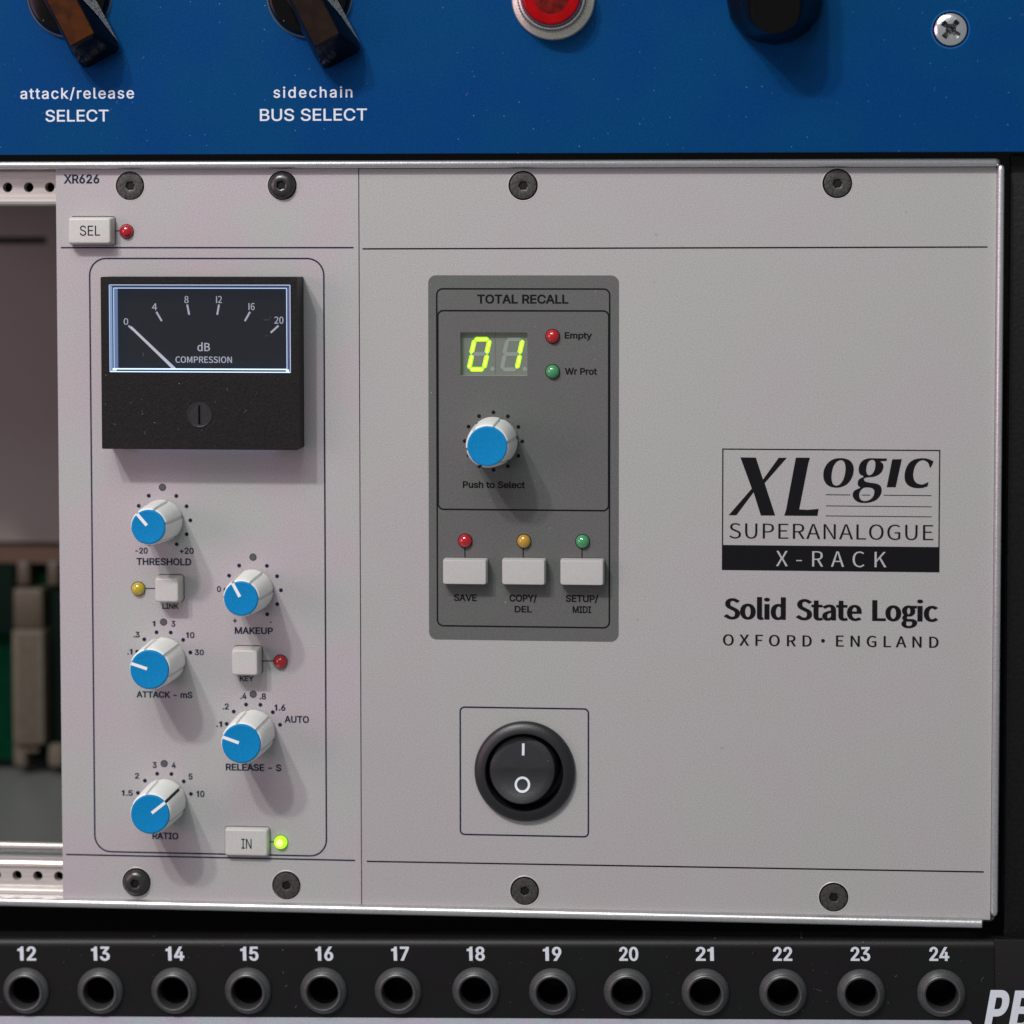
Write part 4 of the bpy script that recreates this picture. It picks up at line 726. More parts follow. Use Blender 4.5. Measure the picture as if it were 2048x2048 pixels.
put('rail_web', plate('rail_web', rrect(-230, rb[2], -100, rb[1], .02, 1), [circ(1.1, 20, x, L['rail_bh'][2][1]) for x in xs_], -2.75, -5.0, RAIL), ch)
put('added_rail_dark_backing', box('added_rail_dark_backing', -230, rb[5], -100, rb[1], -16, -9, VOIDBLK), ch)  # the same added darkening box for the lower rail
put('mounting_rail', rail_obj('mounting_rail', [(rb[2], -2.75), (rb[3], -1.9), (rb[3] - .5, -1.5), (rb[3] - 1.2, -1.5), (rb[4] + .1, -2.1), (rb[4], -2.9), (rb[5] - .2, -2.7)], 0, []), ch, 'lower rail beneath the open bay')
# walls of the open bay
put('bay_ceiling', mesh('bay_ceiling', [(-230, L['in_top'] + 2.5, -4), (-100, L['in_top'] + 2.5, -4), (-100, L['in_top'] + 2.5, -110), (-230, L['in_top'] + 2.5, -110)], [(0, 1, 2, 3)], TAUPE), ch)
zf = L['rail_b'][0] + .2
put('bay_floor', mesh('bay_floor', [(-260, zf, -4), (-100, zf, -4), (-100, zf, -30), (-260, zf, -30), (-260, zf - .6, -31), (-100, zf - .6, -31), (-100, zf + .8, -110), (-260, zf + .8, -110)],
                      [(0, 1, 2, 3), (3, 2, 5, 4), (4, 5, 6, 7)], FLOORM), ch)
rz = L['highlight_z']
put('floor_front', box('floor_front', -260, zf - .5, -100, zf + .25, -12, -4, FLOORM, .2), ch)
put('floor_highlight', extrude_x('floor_highlight', [(rz + .8 * math.sin(2 * math.pi * i / 12), -10 + .8 * math.cos(2 * math.pi * i / 12)) for i in range(12)], -260, -100, RAIL), ch)  # bar added as the bright streak reflected on the bay floor
put('rear_plate', plate('rear_plate', rrect(-330, L['in_edge'], -100, L['in_top'] + 12, .1, 1), [rrect(-260, L['slot'][1], L['slot'][2], L['slot'][0], .5, 2)], -92, -95, TAUPE), ch)

# ------------------------------------------------------------------ circuit board deep inside the bay
cb = Root('circuit_board', 'green circuit board with beige connector standing deep inside the open bay', 'circuit board', -186, L['pcb'][1])
pc, cn = L['pcb'], L['conn']
put('board', box('board', -300, pc[1], -150, pc[0], -92, -90, PCB), cb)
put('edge_strip', box('edge_strip', -300, L['brown'][1], -150, L['brown'][0], -93, -86, BROWNST), cb)
put('connector', box('connector', cn[0], cn[4] + 3, cn[1], cn[3], -90, -82, CONN, .6), cb)
put('connector_top', box('connector_top', cn[0], cn[3] + .05, cn[1] - .5, cn[2], -90, -83.5, CONNDK, .6), cb)
for xa, xb in ((cn[0] - .5, cn[0] + 3.0), (cn[1] + .3, cn[1] + 4.2)):
    put('connector_foot', box('connector_foot', xa, cn[4] - 3.2, xb, cn[4] + 2.6, -90, -84, CONN, .6), cb)
for xa, xb in ((cn[0] + .6, cn[0] + 4), (cn[1] + .3, cn[1] + 3.4)):
    put('connector_latch', box('connector_latch', xa, cn[2] + .6, xb, cn[2] + 7, -90, -85, CONNDK, .6), cb)
put('added_board_dark_box', box('added_board_dark_box', cn[1] + .6, pc[1], -150, pc[0], -90, -86.5, mat('board_dark', (.004, .008, .006), .8, 0, .05), .4), cb)  # dark box added to darken the board right of the connector
put('board_shade_block', box('board_shade_block', -300, pc[1] + 34, cn[0] - .4, pc[0], -90, -86, mat('board_shade', (.003, .009, .006), .8, 0, .05), .4), cb)  # dark block stands for the shade on the upper left of the board
pins = []
vs, fs = [], []
for i in range(16):
    z = cn[3] - 2.2 - i * 1.95
    k = len(vs)
    vs += [(cn[0] + 1.5, z - .5, -81.9), (cn[1] - 1.6, z - .5, -81.9), (cn[1] - 1.6, z + .5, -81.9), (cn[0] + 1.5, z + .5, -81.9)]
    fs.append((k, k + 1, k + 2, k + 3))
put('pin_sockets', mesh('pin_sockets', vs, fs, CONNDK, flat_front=True), cb)

# ------------------------------------------------------------------ screws
HEXN = 36
def screw_mesh(dome):
    if dome:
        st = [(3.0, -.6), (2.98, .15), (2.85, .75), (2.45, 1.25), (1.9, 1.55), (1.35, 1.66)]
    else:
        st = [(2.75, -.9), (2.92, -.1), (2.88, .06), (2.75, .1), (1.6, .1)]
    top = st[-1][1]
    rings = [(circ(r, HEXN), h) for r, h in st]
    rings += [(circ(1.2, HEXN), top - .02), (polyr(1.07, 6, HEXN, R(30)), top - .12), (polyr(1.04, 6, HEXN, R(30)), top - 1.9), (polyr(.5, 6, HEXN, R(30)), top - 2.2)]
    return loft('screw', rings, DOMEOX if dome else BLACKOX, cap0=True, smooth=30)
HEX = mesh('hex_shade', [(q[0], q[1], 0) for q in polyr(1.03, 6, 6, R(30))], [(0, 1, 2, 3, 4, 5)], mat('hex_shade_black', (.004, .004, .004), .5, 0, .3), flat_front=True)  # black disc set down the hexagonal recess as its shade
SCREW = {True: screw_mesh(True), False: screw_mesh(False)}
SINK = loft('countersink', [(circ(3.46, 40), .01), (circ(3.38, 40), .07), (circ(3.26, 40), .05), (circ(3.18, 40), -1.2)], mat('bare_metal_edge', (.52, .51, .50), .4, .2), cap1=False)
SCREW_HOLE = 3.4
def put_screw(root, x, z, kind, h=0.0):
    o = link('screw', SCREW[kind == 'd'], root, x, z, h, rot=R(random.uniform(-25, 25)), label='domed black socket screw' if kind == 'd' else None)
    link('countersink', SINK, o)
    link('hex_shade', HEX, o, h=(1.15 if kind == 'd' else -.35))

def rr(key, extra=0.0, r=.5):
    a = L[key]
    return rrect(a[0] - extra, a[1] - extra, a[2] + extra, a[3] + extra, r, 3)

# ------------------------------------------------------------------ buttons
def button(root, key, hh, grow_, m, label=None, gap=.18, rad=.5, name='push_button'):
    x0, z0, x1, z1 = L[key]
    g = grow_
    cx, cz = (x0 + x1) / 2, (z0 + z1) / 2
    q = lambda e, r: rrect(x0 - e - cx, z0 - e - cz, x1 + e - cx, z1 + e - cz, r, 5)
    me = loft(name, [(q(g, rad), -2.5), (q(g, rad), hh * .45), (q(g * .45, rad), hh - .3), (q(g * .25, rad), hh - .1), (q(0, rad * .8), hh - .02), (q(-.2, rad * .6), hh)], m, cap0=True, smooth=38)
    return link(name, me, root, cx, cz, 0, label=label)
def hole_for(key, grow_, gap=.2):
    x0, z0, x1, z1 = L[key]
    return rrect(x0 - grow_ - gap, z0 - grow_ - gap, x1 + grow_ + gap, z1 + grow_ + gap, .8, 5)

# ------------------------------------------------------------------ LEDs
def dome(name, r, hh, m, base=-1.0, n=28, k=6):
    rings = [(circ(r, n), base), (circ(r, n), .15)]
    for i in range(1, k):
        a = math.pi / 2 * i / k
        rings.append((circ(r * math.cos(a), n), .15 + hh * math.sin(a)))
    rings.append((circ(r * .06, n), .15 + hh))
    return loft(name, rings, m, cap0=True, smooth=60)
LED = {}
def led(root, key, m, label, r=1.52):
    if m.name not in LED:
        LED[m.name] = dome('indicator_light', r, 1.25, m)
        LED['rim'] = band('rim', circ(r + .13, 28), circ(r - .1, 28), .035, VOIDBLK)
    x, z = L['leds'][key]
    o = link('indicator_light', LED[m.name], root, x, z, 0, label=label)
    link('rim', LED['rim'], o, h=.03)
    return o

# ------------------------------------------------------------------ knobs
def flute(r, depth, n_g=6, half=4.6, sub=4):
    out = []
    for k in range(n_g):
        a0 = 360.0 / n_g * k
        for da, d in ((-half - .4, 0), (-half, 1), (-half * .3, 1), (half * .3, 1), (half, 1), (half + .4, 0)):
            out.append((a0 + da, r - depth * d))
        for i in range(1, sub * 2):
            out.append((a0 + half + .4 + (360.0 / n_g - 2 * (half + .4)) * i / (sub * 2), r))
    return [(q * math.sin(R(a)), q * math.cos(R(a))) for a, q in out]
KH = 13.4
def knob_set(rc, rt_, rb_, pointer=True, kh=KH):
    d = .46
    body = loft('knob', [(flute(rb_ * .97, .15), .25), (flute(rb_, .55), .9), (flute(rb_ * .99, .55), 2.2), (flute((rt_ + rb_) / 2 + .1, .52), kh * .5), (flute(rt_ + .12, d), kh - 1.2), (flute(rt_, d * .8), kh - .75), (flute(rt_ - .12, d * .4), kh - .5), (flute(rt_ - .3, 0), kh - .42)], WHITEPL, cap0=True, smooth=30)
    cap = loft('cap', [(circ(rc, 56), kh - .6), (circ(rc, 56), kh - .12), (circ(rc - .1, 56), kh - .02), (circ(rc - .28, 56), kh + .03), (circ(rc - .5, 56), kh)], CAPBLUE, smooth=50)
    parts = [('cap', cap)]
    if pointer:
        wd = .34
        parts.append(('pointer', loft('pointer', [([(-wd, rc * .12), (-wd, rc * 1.0), (wd, rc * 1.0), (wd, rc * .12)], kh - .2), ([(-wd, rc * .12), (-wd, rc * .985), (wd, rc * .985), (wd, rc * .12)], kh + .07)], POINTER, smooth=None)))
        # black stripe in the groove down the side
        vs = []
        for r_, h_ in ((rt_ - d * .8 + .05, kh - .7), ((rt_ + rb_) / 2 + .1 - .52 + .05, kh * .5), (rb_ - .55 + .03, 1.0)):
            vs += [(-.27, r_, h_), (.27, r_, h_)]
        parts.append(('side_stripe', mesh('side_stripe', vs, [(0, 1, 3, 2), (2, 3, 5, 4)], BLACKINK)))
    return body, parts
SMALL = knob_set(3.78, 4.04, 4.72)
LARGE = knob_set(4.3, 4.56, 5.1)
PLAIN = knob_set(4.34, 4.62, 5.45, pointer=False)
def knob(root, x, z, ang, s, label):
    o = link('knob', s[0], root, x, z, 0, rot=R(ang), label=label)
    for n, me in s[1]:
        link(n, me, o)
    return o
def dots(name, specs, m, h=.05):
    vs, fs = [], []
    for x, z, r in specs:
        k = len(vs)
        vs += [(x + a, z + b, h) for a, b in circ(r, 16)]
        fs.append(tuple(range(k, k + 16)))
    return mesh(name, vs, fs, m, flat_front=True)

# ------------------------------------------------------------------ compressor module
x0, z0, x1, z1 = L['mod']
md = Root('compressor_module', 'narrow grey front plate with black meter and five blue capped knobs', 'rack module', (x0 + x1) / 2, z0)
roots['mod'] = md
mscr = [s for s in L['screws'] if s[3] == 'm']
holes = [circ(SCREW_HOLE, 36, s[0], s[1]) for s in mscr] + [hole_for('sel', .55), hole_for('in', .4), hole_for('link', .45), hole_for('key', .45)]
put('front_plate', plate('front_plate', rrect(x0, z0, x1, z1, .15, 2), holes, 0, -2.0, PAINT), md)
for s in mscr:
    put_screw(md, s[0], s[1], s[2])
put('printed_frame', frame('printed_frame', *L['mframe'], 3.9, .33, .04, NAVY), md)
a = L['mline1']
put('printed_line', strips('printed_line', [(a[0], a[1], a[2], a[3], .33)], .04, NAVY), md)
a = L['mline2']
put('printed_line', strips('printed_line', [(a[0], a[1], a[2], a[3], .33)], .04, NAVY), md)
sel = button(md, 'sel', 3.1, .55, BUTTON, 'ivory button marked SEL')
inb = button(md, 'in', 1.6, .4, BUTTON, 'ivory button marked IN, pressed in')
button(md, 'link', 4.2, .45, BUTTON, 'square ivory button above LINK')
button(md, 'key', 4.2, .45, BUTTON, 'square ivory button above KEY')
led(md, 'sel', REDLED, 'unlit red indicator beside SEL')
led(md, 'link', YELLOWLED, 'unlit yellow indicator beside the LINK button')
led(md, 'key', REDLED, 'unlit red indicator beside the KEY button')
o = led(md, 'in', LITLED, 'glowing green indicator beside IN')
link('lit_core', dome('lit_core', .85, .62, LITCORE, base=0), o, h=.78)
for q in L['leads'][:4]:
    put('link_line', strips('link_line', [(*q, .22)], .04, NAVY), md)
names = ['threshold knob, pointer up and left', 'makeup knob, pointer up and left', 'attack knob, pointer left', 'release knob, pointer left', 'ratio knob, pointer up and right']
for (x, z, ang, big), nm in zip(L['knobs'], names):
    knob(md, x, z, ang, LARGE if big else SMALL, nm)
    if big:
        sp = [(x + 6.27 * math.sin(R(t)), z + 6.27 * math.cos(R(t)), .44) for t in (-75, -45, -15, 15, 45, 75)]
        bd = 8.4
    else:
        sp = [(x + 6.27 * math.sin(R(t)), z + 6.27 * math.cos(R(t)), .44) for t in (-150, -120, -90, -60, -30, 30, 60, 90, 120, 150)]
        bd = 7.35
    put('scale_dots', dots('scale_dots', sp, NAVY), md)
    put('detent_mark', dots('detent_mark', [(x, z + bd, .82)], NAVY, .045), md)
    put('detent_centre', dots('detent_centre', [(x, z + bd, .68)], mat('detent_grey', (.075, .072, .08), .5), .07), md)

# the meter
M_, Wn, Dl = L['meter'], L['mwin'], L['dial']
win = rrect(Wn[0], Wn[1], Wn[2], Wn[3], .15, 2)
mt = put('meter', plate('meter', rrect(M_[0], M_[1], M_[2], M_[3], .25, 3), [win], 7.8, 0.02, METERPL), md, 'black square compression meter with backlit window')
put('meter_back', box('meter_back', M_[0] + .5, M_[1] + .5, M_[2] - .5, M_[3] - .5, .1, 3.6, METERPL), md)
def sub(name, me, parent):
    o = link(name, me, parent)
    return o
sub('dial', plate('dial', rrect(Dl[0] - 1.2, Dl[1] - 1.2, Dl[2] + 1.2, Dl[3] + 1.2, .1, 1), [], 3.95, 3.7, DIALBLK), mt)
sub('scale_ticks', strips('scale_ticks', [(*q, .42) for q in L['ticks']], 4.02, GLOW), mt)
nd = L['needle']
v = Vector((nd[2] - nd[0], nd[3] - nd[1])).normalized()
nx, nz = -v.y, v.x
sub('needle', loft('needle', [([(nd[0] + nx * .24, nd[1] + nz * .24), (nd[2] + nx * .34, nd[3] + nz * .34), (nd[2] - nx * .34, nd[3] - nz * .34), (nd[0] - nx * .24, nd[1] - nz * .24)], h_) for h_ in (4.65, 4.85)], NEEDLE, cap0=True, smooth=None), mt)
# clear acrylic window surround, edge-lit by the meter lamp
g = .04
e0 = (Wn[0] + g, Wn[1] + g, Wn[2] - g, Wn[3] - g)
# inner edge of the surround sits at the dial
e1 = (Dl[0] - .1, Dl[1], Dl[2] + .1, Dl[3])
def tube(name, ra, rb, ha, hb, m):
    A, B = rrect(*ra, .12, 1), rrect(*rb, .12, 1)
    return loft(name, [(A, ha), (B, hb)], m, cap1=False, smooth=None)
rim_in = (Wn[0] + 1.0, Wn[1] + .75, Wn[2] - 1.0, Wn[3] - .85)
sub('window_surround', tube('window_surround', e0, rim_in, 7.72, 7.2, ACRYL), mt)
sub('window_wall', tube('window_wall', rim_in, (rim_in[0], rim_in[1], rim_in[2], rim_in[3]), 7.2, 3.96, ACRYL_L), mt)
def loopline(name, rct, wd, h_, m):
    return frame(name, *rct, .12, wd, h_, m, n=1)
sub('edge_glow', loopline('edge_glow', e0, .16, 7.76, ACRLINE), mt)
sub('edge_glow', loopline('edge_glow', (rim_in[0] - .14, rim_in[1] - .14, rim_in[2] + .14, rim_in[3] + .14), .2, 7.32, ACRLINE), mt)
sub('edge_glow_side', strips('edge_glow_side', [(e0[0] + .45, e0[1] + .2, e0[0] + .45, e0[3] - .3, .5)], 7.74, ACRYL_L), mt)
sub('edge_glow_bottom', strips('edge_glow_bottom', [(rim_in[0] - .1, rim_in[1] + .02, rim_in[2] + .1, rim_in[1] + .02, .26), (e0[0] + .1, e0[1] + .12, e0[2] - .1, e0[1] + .12, .17),
                                                    (rim_in[0] - .25, rim_in[1] - .1, rim_in[0] + .6, rim_in[1] - .1, .5), (rim_in[2] - .1, rim_in[1] - .25, rim_in[2] + .55, rim_in[1] - .25, .5)], 7.79, ACRBRIGHT), mt)
sub('window_pane', plate('window_pane', rrect(rim_in[0], rim_in[1], rim_in[2], rim_in[3], .1, 1), [], 7.1, None, PANE), mt)
sx, sz = L['mscrew']
ms = link('adjust_screw', loft('adjust_screw', [(circ(2.78, 40), 7.7), (circ(2.78, 40), 7.9), (circ(2.6, 40), 7.92), (circ(2.45, 40), 7.82)], BLACKPL, smooth=25), mt, sx, sz)
link('slot', strips('slot', [(0, -2.0, 0, 2.1, .55)], 7.93, VOIDBLK), ms)
link('slot_edge', strips('slot_edge', [(.33, -1.9, .33, 2.0, .1)], 7.93, mat('slot_edge', (.06, .06, .06), .3)), ms)
put('backlight_gap', box('backlight_gap', M_[0] + 6, M_[1] - .06, M_[2] - 6, M_[1] + .02, .6, 1.5, LEAK), md)

# ------------------------------------------------------------------ total recall plate
x0, z0, x1, z1 = L['pan']
pn = Root('control_panel', 'wide grey front plate with dark TOTAL RECALL box, power switch and big logo', 'rack panel', (x0 + x1) / 2, z0)
roots['pan'] = pn
pscr = [s for s in L['screws'] if s[3] == 'p']
sw = L['switch']
dp_ = L['disp']
disp_hole = rrect(*dp_, .15, 1)
holes = [circ(SCREW_HOLE, 36, s[0], s[1]) for s in pscr] + [disp_hole] + [hole_for(k, .3, .12) for k in ('save', 'copy', 'setup')] + [circ(9.5, 48, sw[0], sw[1])]
put('front_plate', plate('front_plate', rrect(x0, z0, x1, z1, .15, 2), holes, 0, -2.0, PAINT2), pn)
for s in pscr:
    put_screw(pn, s[0], s[1], s[2])
tb = L['trbox']
put('dark_field', plate('dark_field', rrect(*tb, 1.75, 8), [disp_hole] + [hole_for(k, .3, .12) for k in ('save', 'copy', 'setup')], .03, None, DARKGREY), pn)
tf, ti = L['trframe'], L['trinner']
put('printed_frame', frame('printed_frame', *tf, 1.5, .34, .06, BLACKINK), pn)
put('printed_frame', frame('printed_frame', ti[0] + .1, ti[1], ti[2] - .1, ti[3], 1.4, .34, .075, BLACKINK), pn)
put('printed_frame', frame('printed_frame', *L['swframe'], 1.15, .33, .04, NAVY), pn)
for k in ('pline1', 'pline2'):
    a = L[k]
    put('printed_line', strips('printed_line', [(*a, .31)], .04, BLACKINK), pn)
for q in L['leads'][4:]:
    put('link_line', strips('link_line', [(*q, .24)], .06, BLACKINK), pn)
bt = [button(pn, 'save', 3.1, .3, BUTTON2, 'white button above SAVE'), button(pn, 'copy', 3.1, .3, BUTTON2, 'white button above COPY/DEL'), button(pn, 'setup', 3.1, .3, BUTTON2, 'white button above SETUP/MIDI')]
led(pn, 'empty', REDLED, 'unlit red indicator beside Empty')
led(pn, 'wr', GREENLED, 'unlit green indicator beside Wr Prot')
led(pn, 'save', REDLED, 'unlit red indicator above the SAVE button')
led(pn, 'copy', AMBERLED, 'unlit amber indicator above the COPY/DEL button')
led(pn, 'setup', GREENLED, 'unlit green indicator above the SETUP/MIDI button')
x, z = L['trknob']
knob(pn, x, z, 20, PLAIN, 'blue capped knob above Push to Select')
put('scale_dots', dots('scale_dots', [(x + 6.38 * math.sin(R(t)), z + 6.38 * math.cos(R(t)), .44) for t in range(0, 360, 30)], BLACKINK, .06), pn)
# two-digit display
hd = L['hd']
ds = put('digit_display', mesh('digit_display', [(dp_[0] - 1, dp_[1] - 1, hd - .05), (dp_[2] + 1, dp_[1] - 1, hd - .05), (dp_[2] + 1, dp_[3] + 1, hd - .05), (dp_[0] - 1, dp_[3] + 1, hd - .05)], [(0, 1, 2, 3)], DISPGREY, flat_front=True), pn, 'two digit display reading 01')
link('window_wall', plate('window_wall', rrect(dp_[0] - .6, dp_[1] - .6, dp_[2] + .6, dp_[3] + .6, .1, 1), [disp_hole], -2.01, hd - .04, mat('window_wall_grey', (.07, .075, .07), .5)), ds)
link('seam', strips('seam', [(L['dsseam'], dp_[1] - .4, L['dsseam'], dp_[3] + .4, .1)], hd - .02, mat('seam_grey', (.09, .095, .09), .5)), ds)
def segpoly(a, wd, e=0.0):
    xa, za, xb, zb = a
    d = Vector((xb - xa, zb - za)).normalized()
    nx, nz = -d.y, d.x
    hw = wd / 2
    cxm, czm = (xa + xb) / 2, (za + zb) / 2
    hl = Vector((xb - xa, zb - za)).length / 2
    out = []
    for t, k in ((-hl - .42 + e, .35), (-hl - .05 + e, .92), (hl + .05 - e, .92), (hl + .42 - e, .35)):
        out.append((cxm + d.x * t + nx * hw * k, czm + d.y * t + nz * hw * k))
    for t, k in ((hl + .42 - e, .35), (hl + .05 - e, .92), (-hl - .05 + e, .92), (-hl - .42 + e, .35)):
        out.append((cxm + d.x * t - nx * hw * k, czm + d.y * t - nz * hw * k))
    return out
def seg(a, dx, lit):
    a = (a[0] + dx, a[1], a[2] + dx, a[3])
    p = segpoly(a, 1.12 if lit else .98)
    me = mesh('segment', [(q[0], q[1], hd + (.012 if abs(a[1] - a[3]) < .3 else 0)) for q in p], [tuple(range(8))], SEGLIT if lit else SEGOFF, flat_front=True)
    o = link('segment', me, ds)
    if lit:
        p = segpoly(a, .56, .22)
        vs = [(q[0], q[1], hd + .02) for q in p]
        me2 = mesh('segment_core', vs, [tuple(range(8))], SEGCORE, flat_front=True)
        link('segment_core', me2, ds)
for k, a in L['seg'].items():
    seg(a, 0, k != 'G')
    seg((a[0], a[1], a[2], a[3]), L['seg_dx'], k in 'BC')
for dx in (0, 7.2):
    link('decimal_point', dots('decimal_point', [(L['dp'][0] + dx, L['dp'][1], .5)], SEGOFF, hd), ds)

# power switch
rk = L['rocker']
sx, sz = sw
swo = link('power_switch', loft('power_switch', [(circ(11.2, 64), .02), (circ(11.25, 64), .5), (circ(11.0, 64), 1.1), (circ(10.6, 64), 1.45), (circ(9.0, 64), 2.05), (circ(8.75, 64), 2.0), (circ(8.6, 64), 1.7), (circ(8.45, 64), -6)], SWITCHPL, smooth=32), pn, sx, sz, label='round black rocker power switch')
# rocker: a round paddle, O side standing out
n = 56
vs, fs = [], []
Rr = 7.15
lev = [(8.1, -5.0), (8.0, -1.5), (7.55, .3)]
def face_h(z):
    # two flats meeting in a shallow valley across the middle, O side proud
    return (1.55 - .06 * z) if z < .3 else (1.53 - .20 * (z - .3))
def face_h(z):
    return 1.35 - z * .17 if z > 0.3 else 1.30 - (z - .3) * .04 + .030 * (z - .3) ** 2
for r_, h_ in lev:
    for i in range(n):
        a = 2 * math.pi * i / n
        zz_ = r_ * math.cos(a)
        hh = h_ if h_ < 0 else min(face_h(zz_ * .93) - .75, 1.2)
        vs.append((r_ * math.sin(a), zz_, hh))
for r_, dh in ((7.3, -.28), (7.15, -.08), (6.9, 0), (5.5, 0), (4, 0), (2.5, 0), (1.0, 0)):
    for i in range(n):
        a = 2 * math.pi * i / n
        zz_ = r_ * math.cos(a)
        vs.append((r_ * math.sin(a), zz_, face_h(zz_) + dh))
k = len(vs) // n
for q in range(k - 1):
    for i in range(n):
        j = (i + 1) % n
        fs.append((q * n + i, q * n + j, (q + 1) * n + j, (q + 1) * n + i))
fs.append(tuple(range((k - 1) * n, k * n)))
rko = link('rocker', mesh('rocker', vs, fs, SWITCHPL, 28), swo, rk[0] - sx, rk[1] - sz)
I, O = L['swI'], L['swO']
ix, iz = I[0] - rk[0], I[1] - rk[1]
link('on_mark', mesh('on_mark', [(ix - .28, iz - 1.3, face_h(iz - 1.3) + .05), (ix + .28, iz - 1.3, face_h(iz - 1.3) + .05), (ix + .28, iz + 1.3, face_h(iz + 1.3) + .05), (ix - .28, iz + 1.3, face_h(iz + 1.3) + .05)], [(0, 1, 2, 3)], mat('white_mark', (.62, .68, .74), .5), flat_front=True), swo, rk[0] - sx, rk[1] - sz)
ox, oz = O[0] - rk[0], O[1] - rk[1]
o1, o2 = circ(1.73, 40, ox, oz), circ(1.22, 40, ox, oz)
link('off_mark', mesh('off_mark', [(a, b, face_h(b) + .06) for a, b in o1] + [(a, b, face_h(b) + .06) for a, b in o2], [(i, (i + 1) % 40, 40 + (i + 1) % 40, 40 + i) for i in range(40)], MATS['white_mark'], flat_front=True), swo, rk[0] - sx, rk[1] - sz)

# logo block
lg = L['logo']
bz = L['logobar']
put('logo_frame', frame('logo_frame', lg[0], lg[1], lg[2], lg[3], .02, .26, .04, BLACKINK, n=1), pn)
put('logo_bar', mesh('logo_bar', [(lg[0], lg[1], .055), (lg[2], lg[1], .055), (lg[2], bz, .055), (lg[0], bz, .055)], [(0, 1, 2, 3)], BLACKINK, flat_front=True), pn)
put('logo_lines', strips('logo_lines', [(a, c, b, c, .17) for a, b, c in L['logolines']], .04, BLACKINK), pn)
def smooth_loop(pts, k=4):
    out = []
    n = len(pts)
    for i in range(n):
        p0, p1, p2, p3 = (Vector(pts[(i + d) % n]) for d in (-1, 0, 1, 2))
        for j in range(k):
            t = j / k
            out.append(tuple(.5 * ((2 * p1) + (p2 - p0) * t + (2 * p0 - 5 * p1 + 4 * p2 - p3) * t * t + (3 * p1 - p0 - 3 * p2 + p3) * t ** 3)))
    return out
def smooth_corner(pts, corners, k=4):
    """Catmull-Rom except at the listed corner indices, which stay sharp"""
    out = []
    n = len(pts)
    for i in range(n):
        p0, p1, p2, p3 = (Vector(pts[(i + d) % n]) for d in (-1, 0, 1, 2))
        if i in corners:
            p0 = p1 - (p2 - p1)
        if (i + 1) % n in corners:
            p3 = p2 + (p2 - p1)
        for j in range(k):
            t = j / k
            out.append(tuple(.5 * ((2 * p1) + (p2 - p0) * t + (2 * p0 - 5 * p1 + 4 * p2 - p3) * t * t + (3 * p1 - p0 - 3 * p2 + p3) * t ** 3)))
    return out
letters = [('X', [L['X']]), ('L', [L['Lb']]), ('i', [L['ib']]),
           ('o', [smooth_loop(L['o_out']), smooth_loop(L['o_in'])]),
           ('g', [smooth_corner(L['g_out'], {2, 3, 4}), smooth_loop(L['g_in1']), smooth_loop(L['g_in2'])]),
           ('c', [smooth_corner(L['c'], {0, 2, 3, 14, 15, 16})])]
for nm, lps in letters:
    put('logo_letter', plate('logo_letter', lps[0], lps[1:], .05, None, BLACKINK), pn, 'large black italic letter ' + nm)
put('bullet', dots('bullet', [(*L['bullet'], .42)], BLACKINK), pn)

# ------------------------------------------------------------------ blue rack unit above
bb = L['blue_bot']
bl = Root('blue_rack_unit', 'blue front panel with dark knobs and red lamp above the silver rack', 'rack unit', -60, bb)
roots['blue'] = bl
H = 2.5
sxb, szb = L['bscrew']
put('front_panel', plate('front_panel', rrect(-260, bb, 180, bb + 88.0, .2, 2), [circ(3.85, 40, sxb, szb)], H, H - 3.2, BLUE), bl)
def barknob(x, z, m, label):
    base = link('selector_knob', loft('selector_knob', [(circ(9.0, 56), H + .05), (circ(9.05, 56), H + 1.2), (circ(8.6, 56), H + 2.0), (circ(8.0, 56), H + 2.2)], GLOSSBLK, cap0=True, smooth=40), bl, x, z, rot=R(180 - 27.5), label=label)
    def sec(wd, top, bot, r=.5):
        return [(-wd * .72, bot), (-wd, bot + 1.2), (-wd, top - 2.5), (-wd * .9, top - .5), (-wd * .7, top), (wd * .7, top), (wd * .9, top - .5), (wd, top - 2.5), (wd, bot + 1.2), (wd * .72, bot)]
    body = loft('grip', [(sec(5.1, 16.6, -9.5), H + 1.8), (sec(4.7, 15.4, -9.3), H + 5), (sec(3.5, 13.1, -9), H + 9.6), (sec(3.15, 12.8, -8.8), H + 10.4)], GLOSSBLK, cap0=True, smooth=25)
    link('grip', body, base)
    link('grip_face', loft('grip_face', [([(-2.9, 12.2), (2.9, 12.2), (2.9, -8), (-2.9, -8)], H + 10.2), ([(-2.9, 12.2), (2.9, 12.2), (2.9, -8), (-2.9, -8)], H + 10.55)], m, smooth=None), base)
    # chalky grey, grainy patch along one flank of the grip
    link('grey_flank', mesh('grey_flank', [(-5.15, 15.0, H + 2.2), (-5.15, 6, H + 2.4), (-5.0, 0, H + 4.5), (-3.85, -2, H + 9.0), (-3.8, 4, H + 9.2), (-4.62, 8.5, H + 6.0)], [(0, 1, 2, 3, 4, 5)], CHALK), base)
    return base
barknob(*L['bk'][0], AMBER, 'bar knob with amber brown face above attack/release')
barknob(*L['bk'][1], DKBROWN, 'bar knob with dark brown face above sidechain')
for (x, z) in L['bk']:
    put('bright_ring', band('bright_ring', circ(9.62, 60, x, z), circ(9.32, 60, x, z), H + .04, mat('dull_nickel', (.16, .15, .14), .3, .9)), bl)
x, z = L['jewel']
def knurl(r, d, n=144):
    return [((r - d * (i % 2)) * math.sin(2 * math.pi * i / n), (r - d * (i % 2)) * math.cos(2 * math.pi * i / n)) for i in range(n)]
N_ = 144
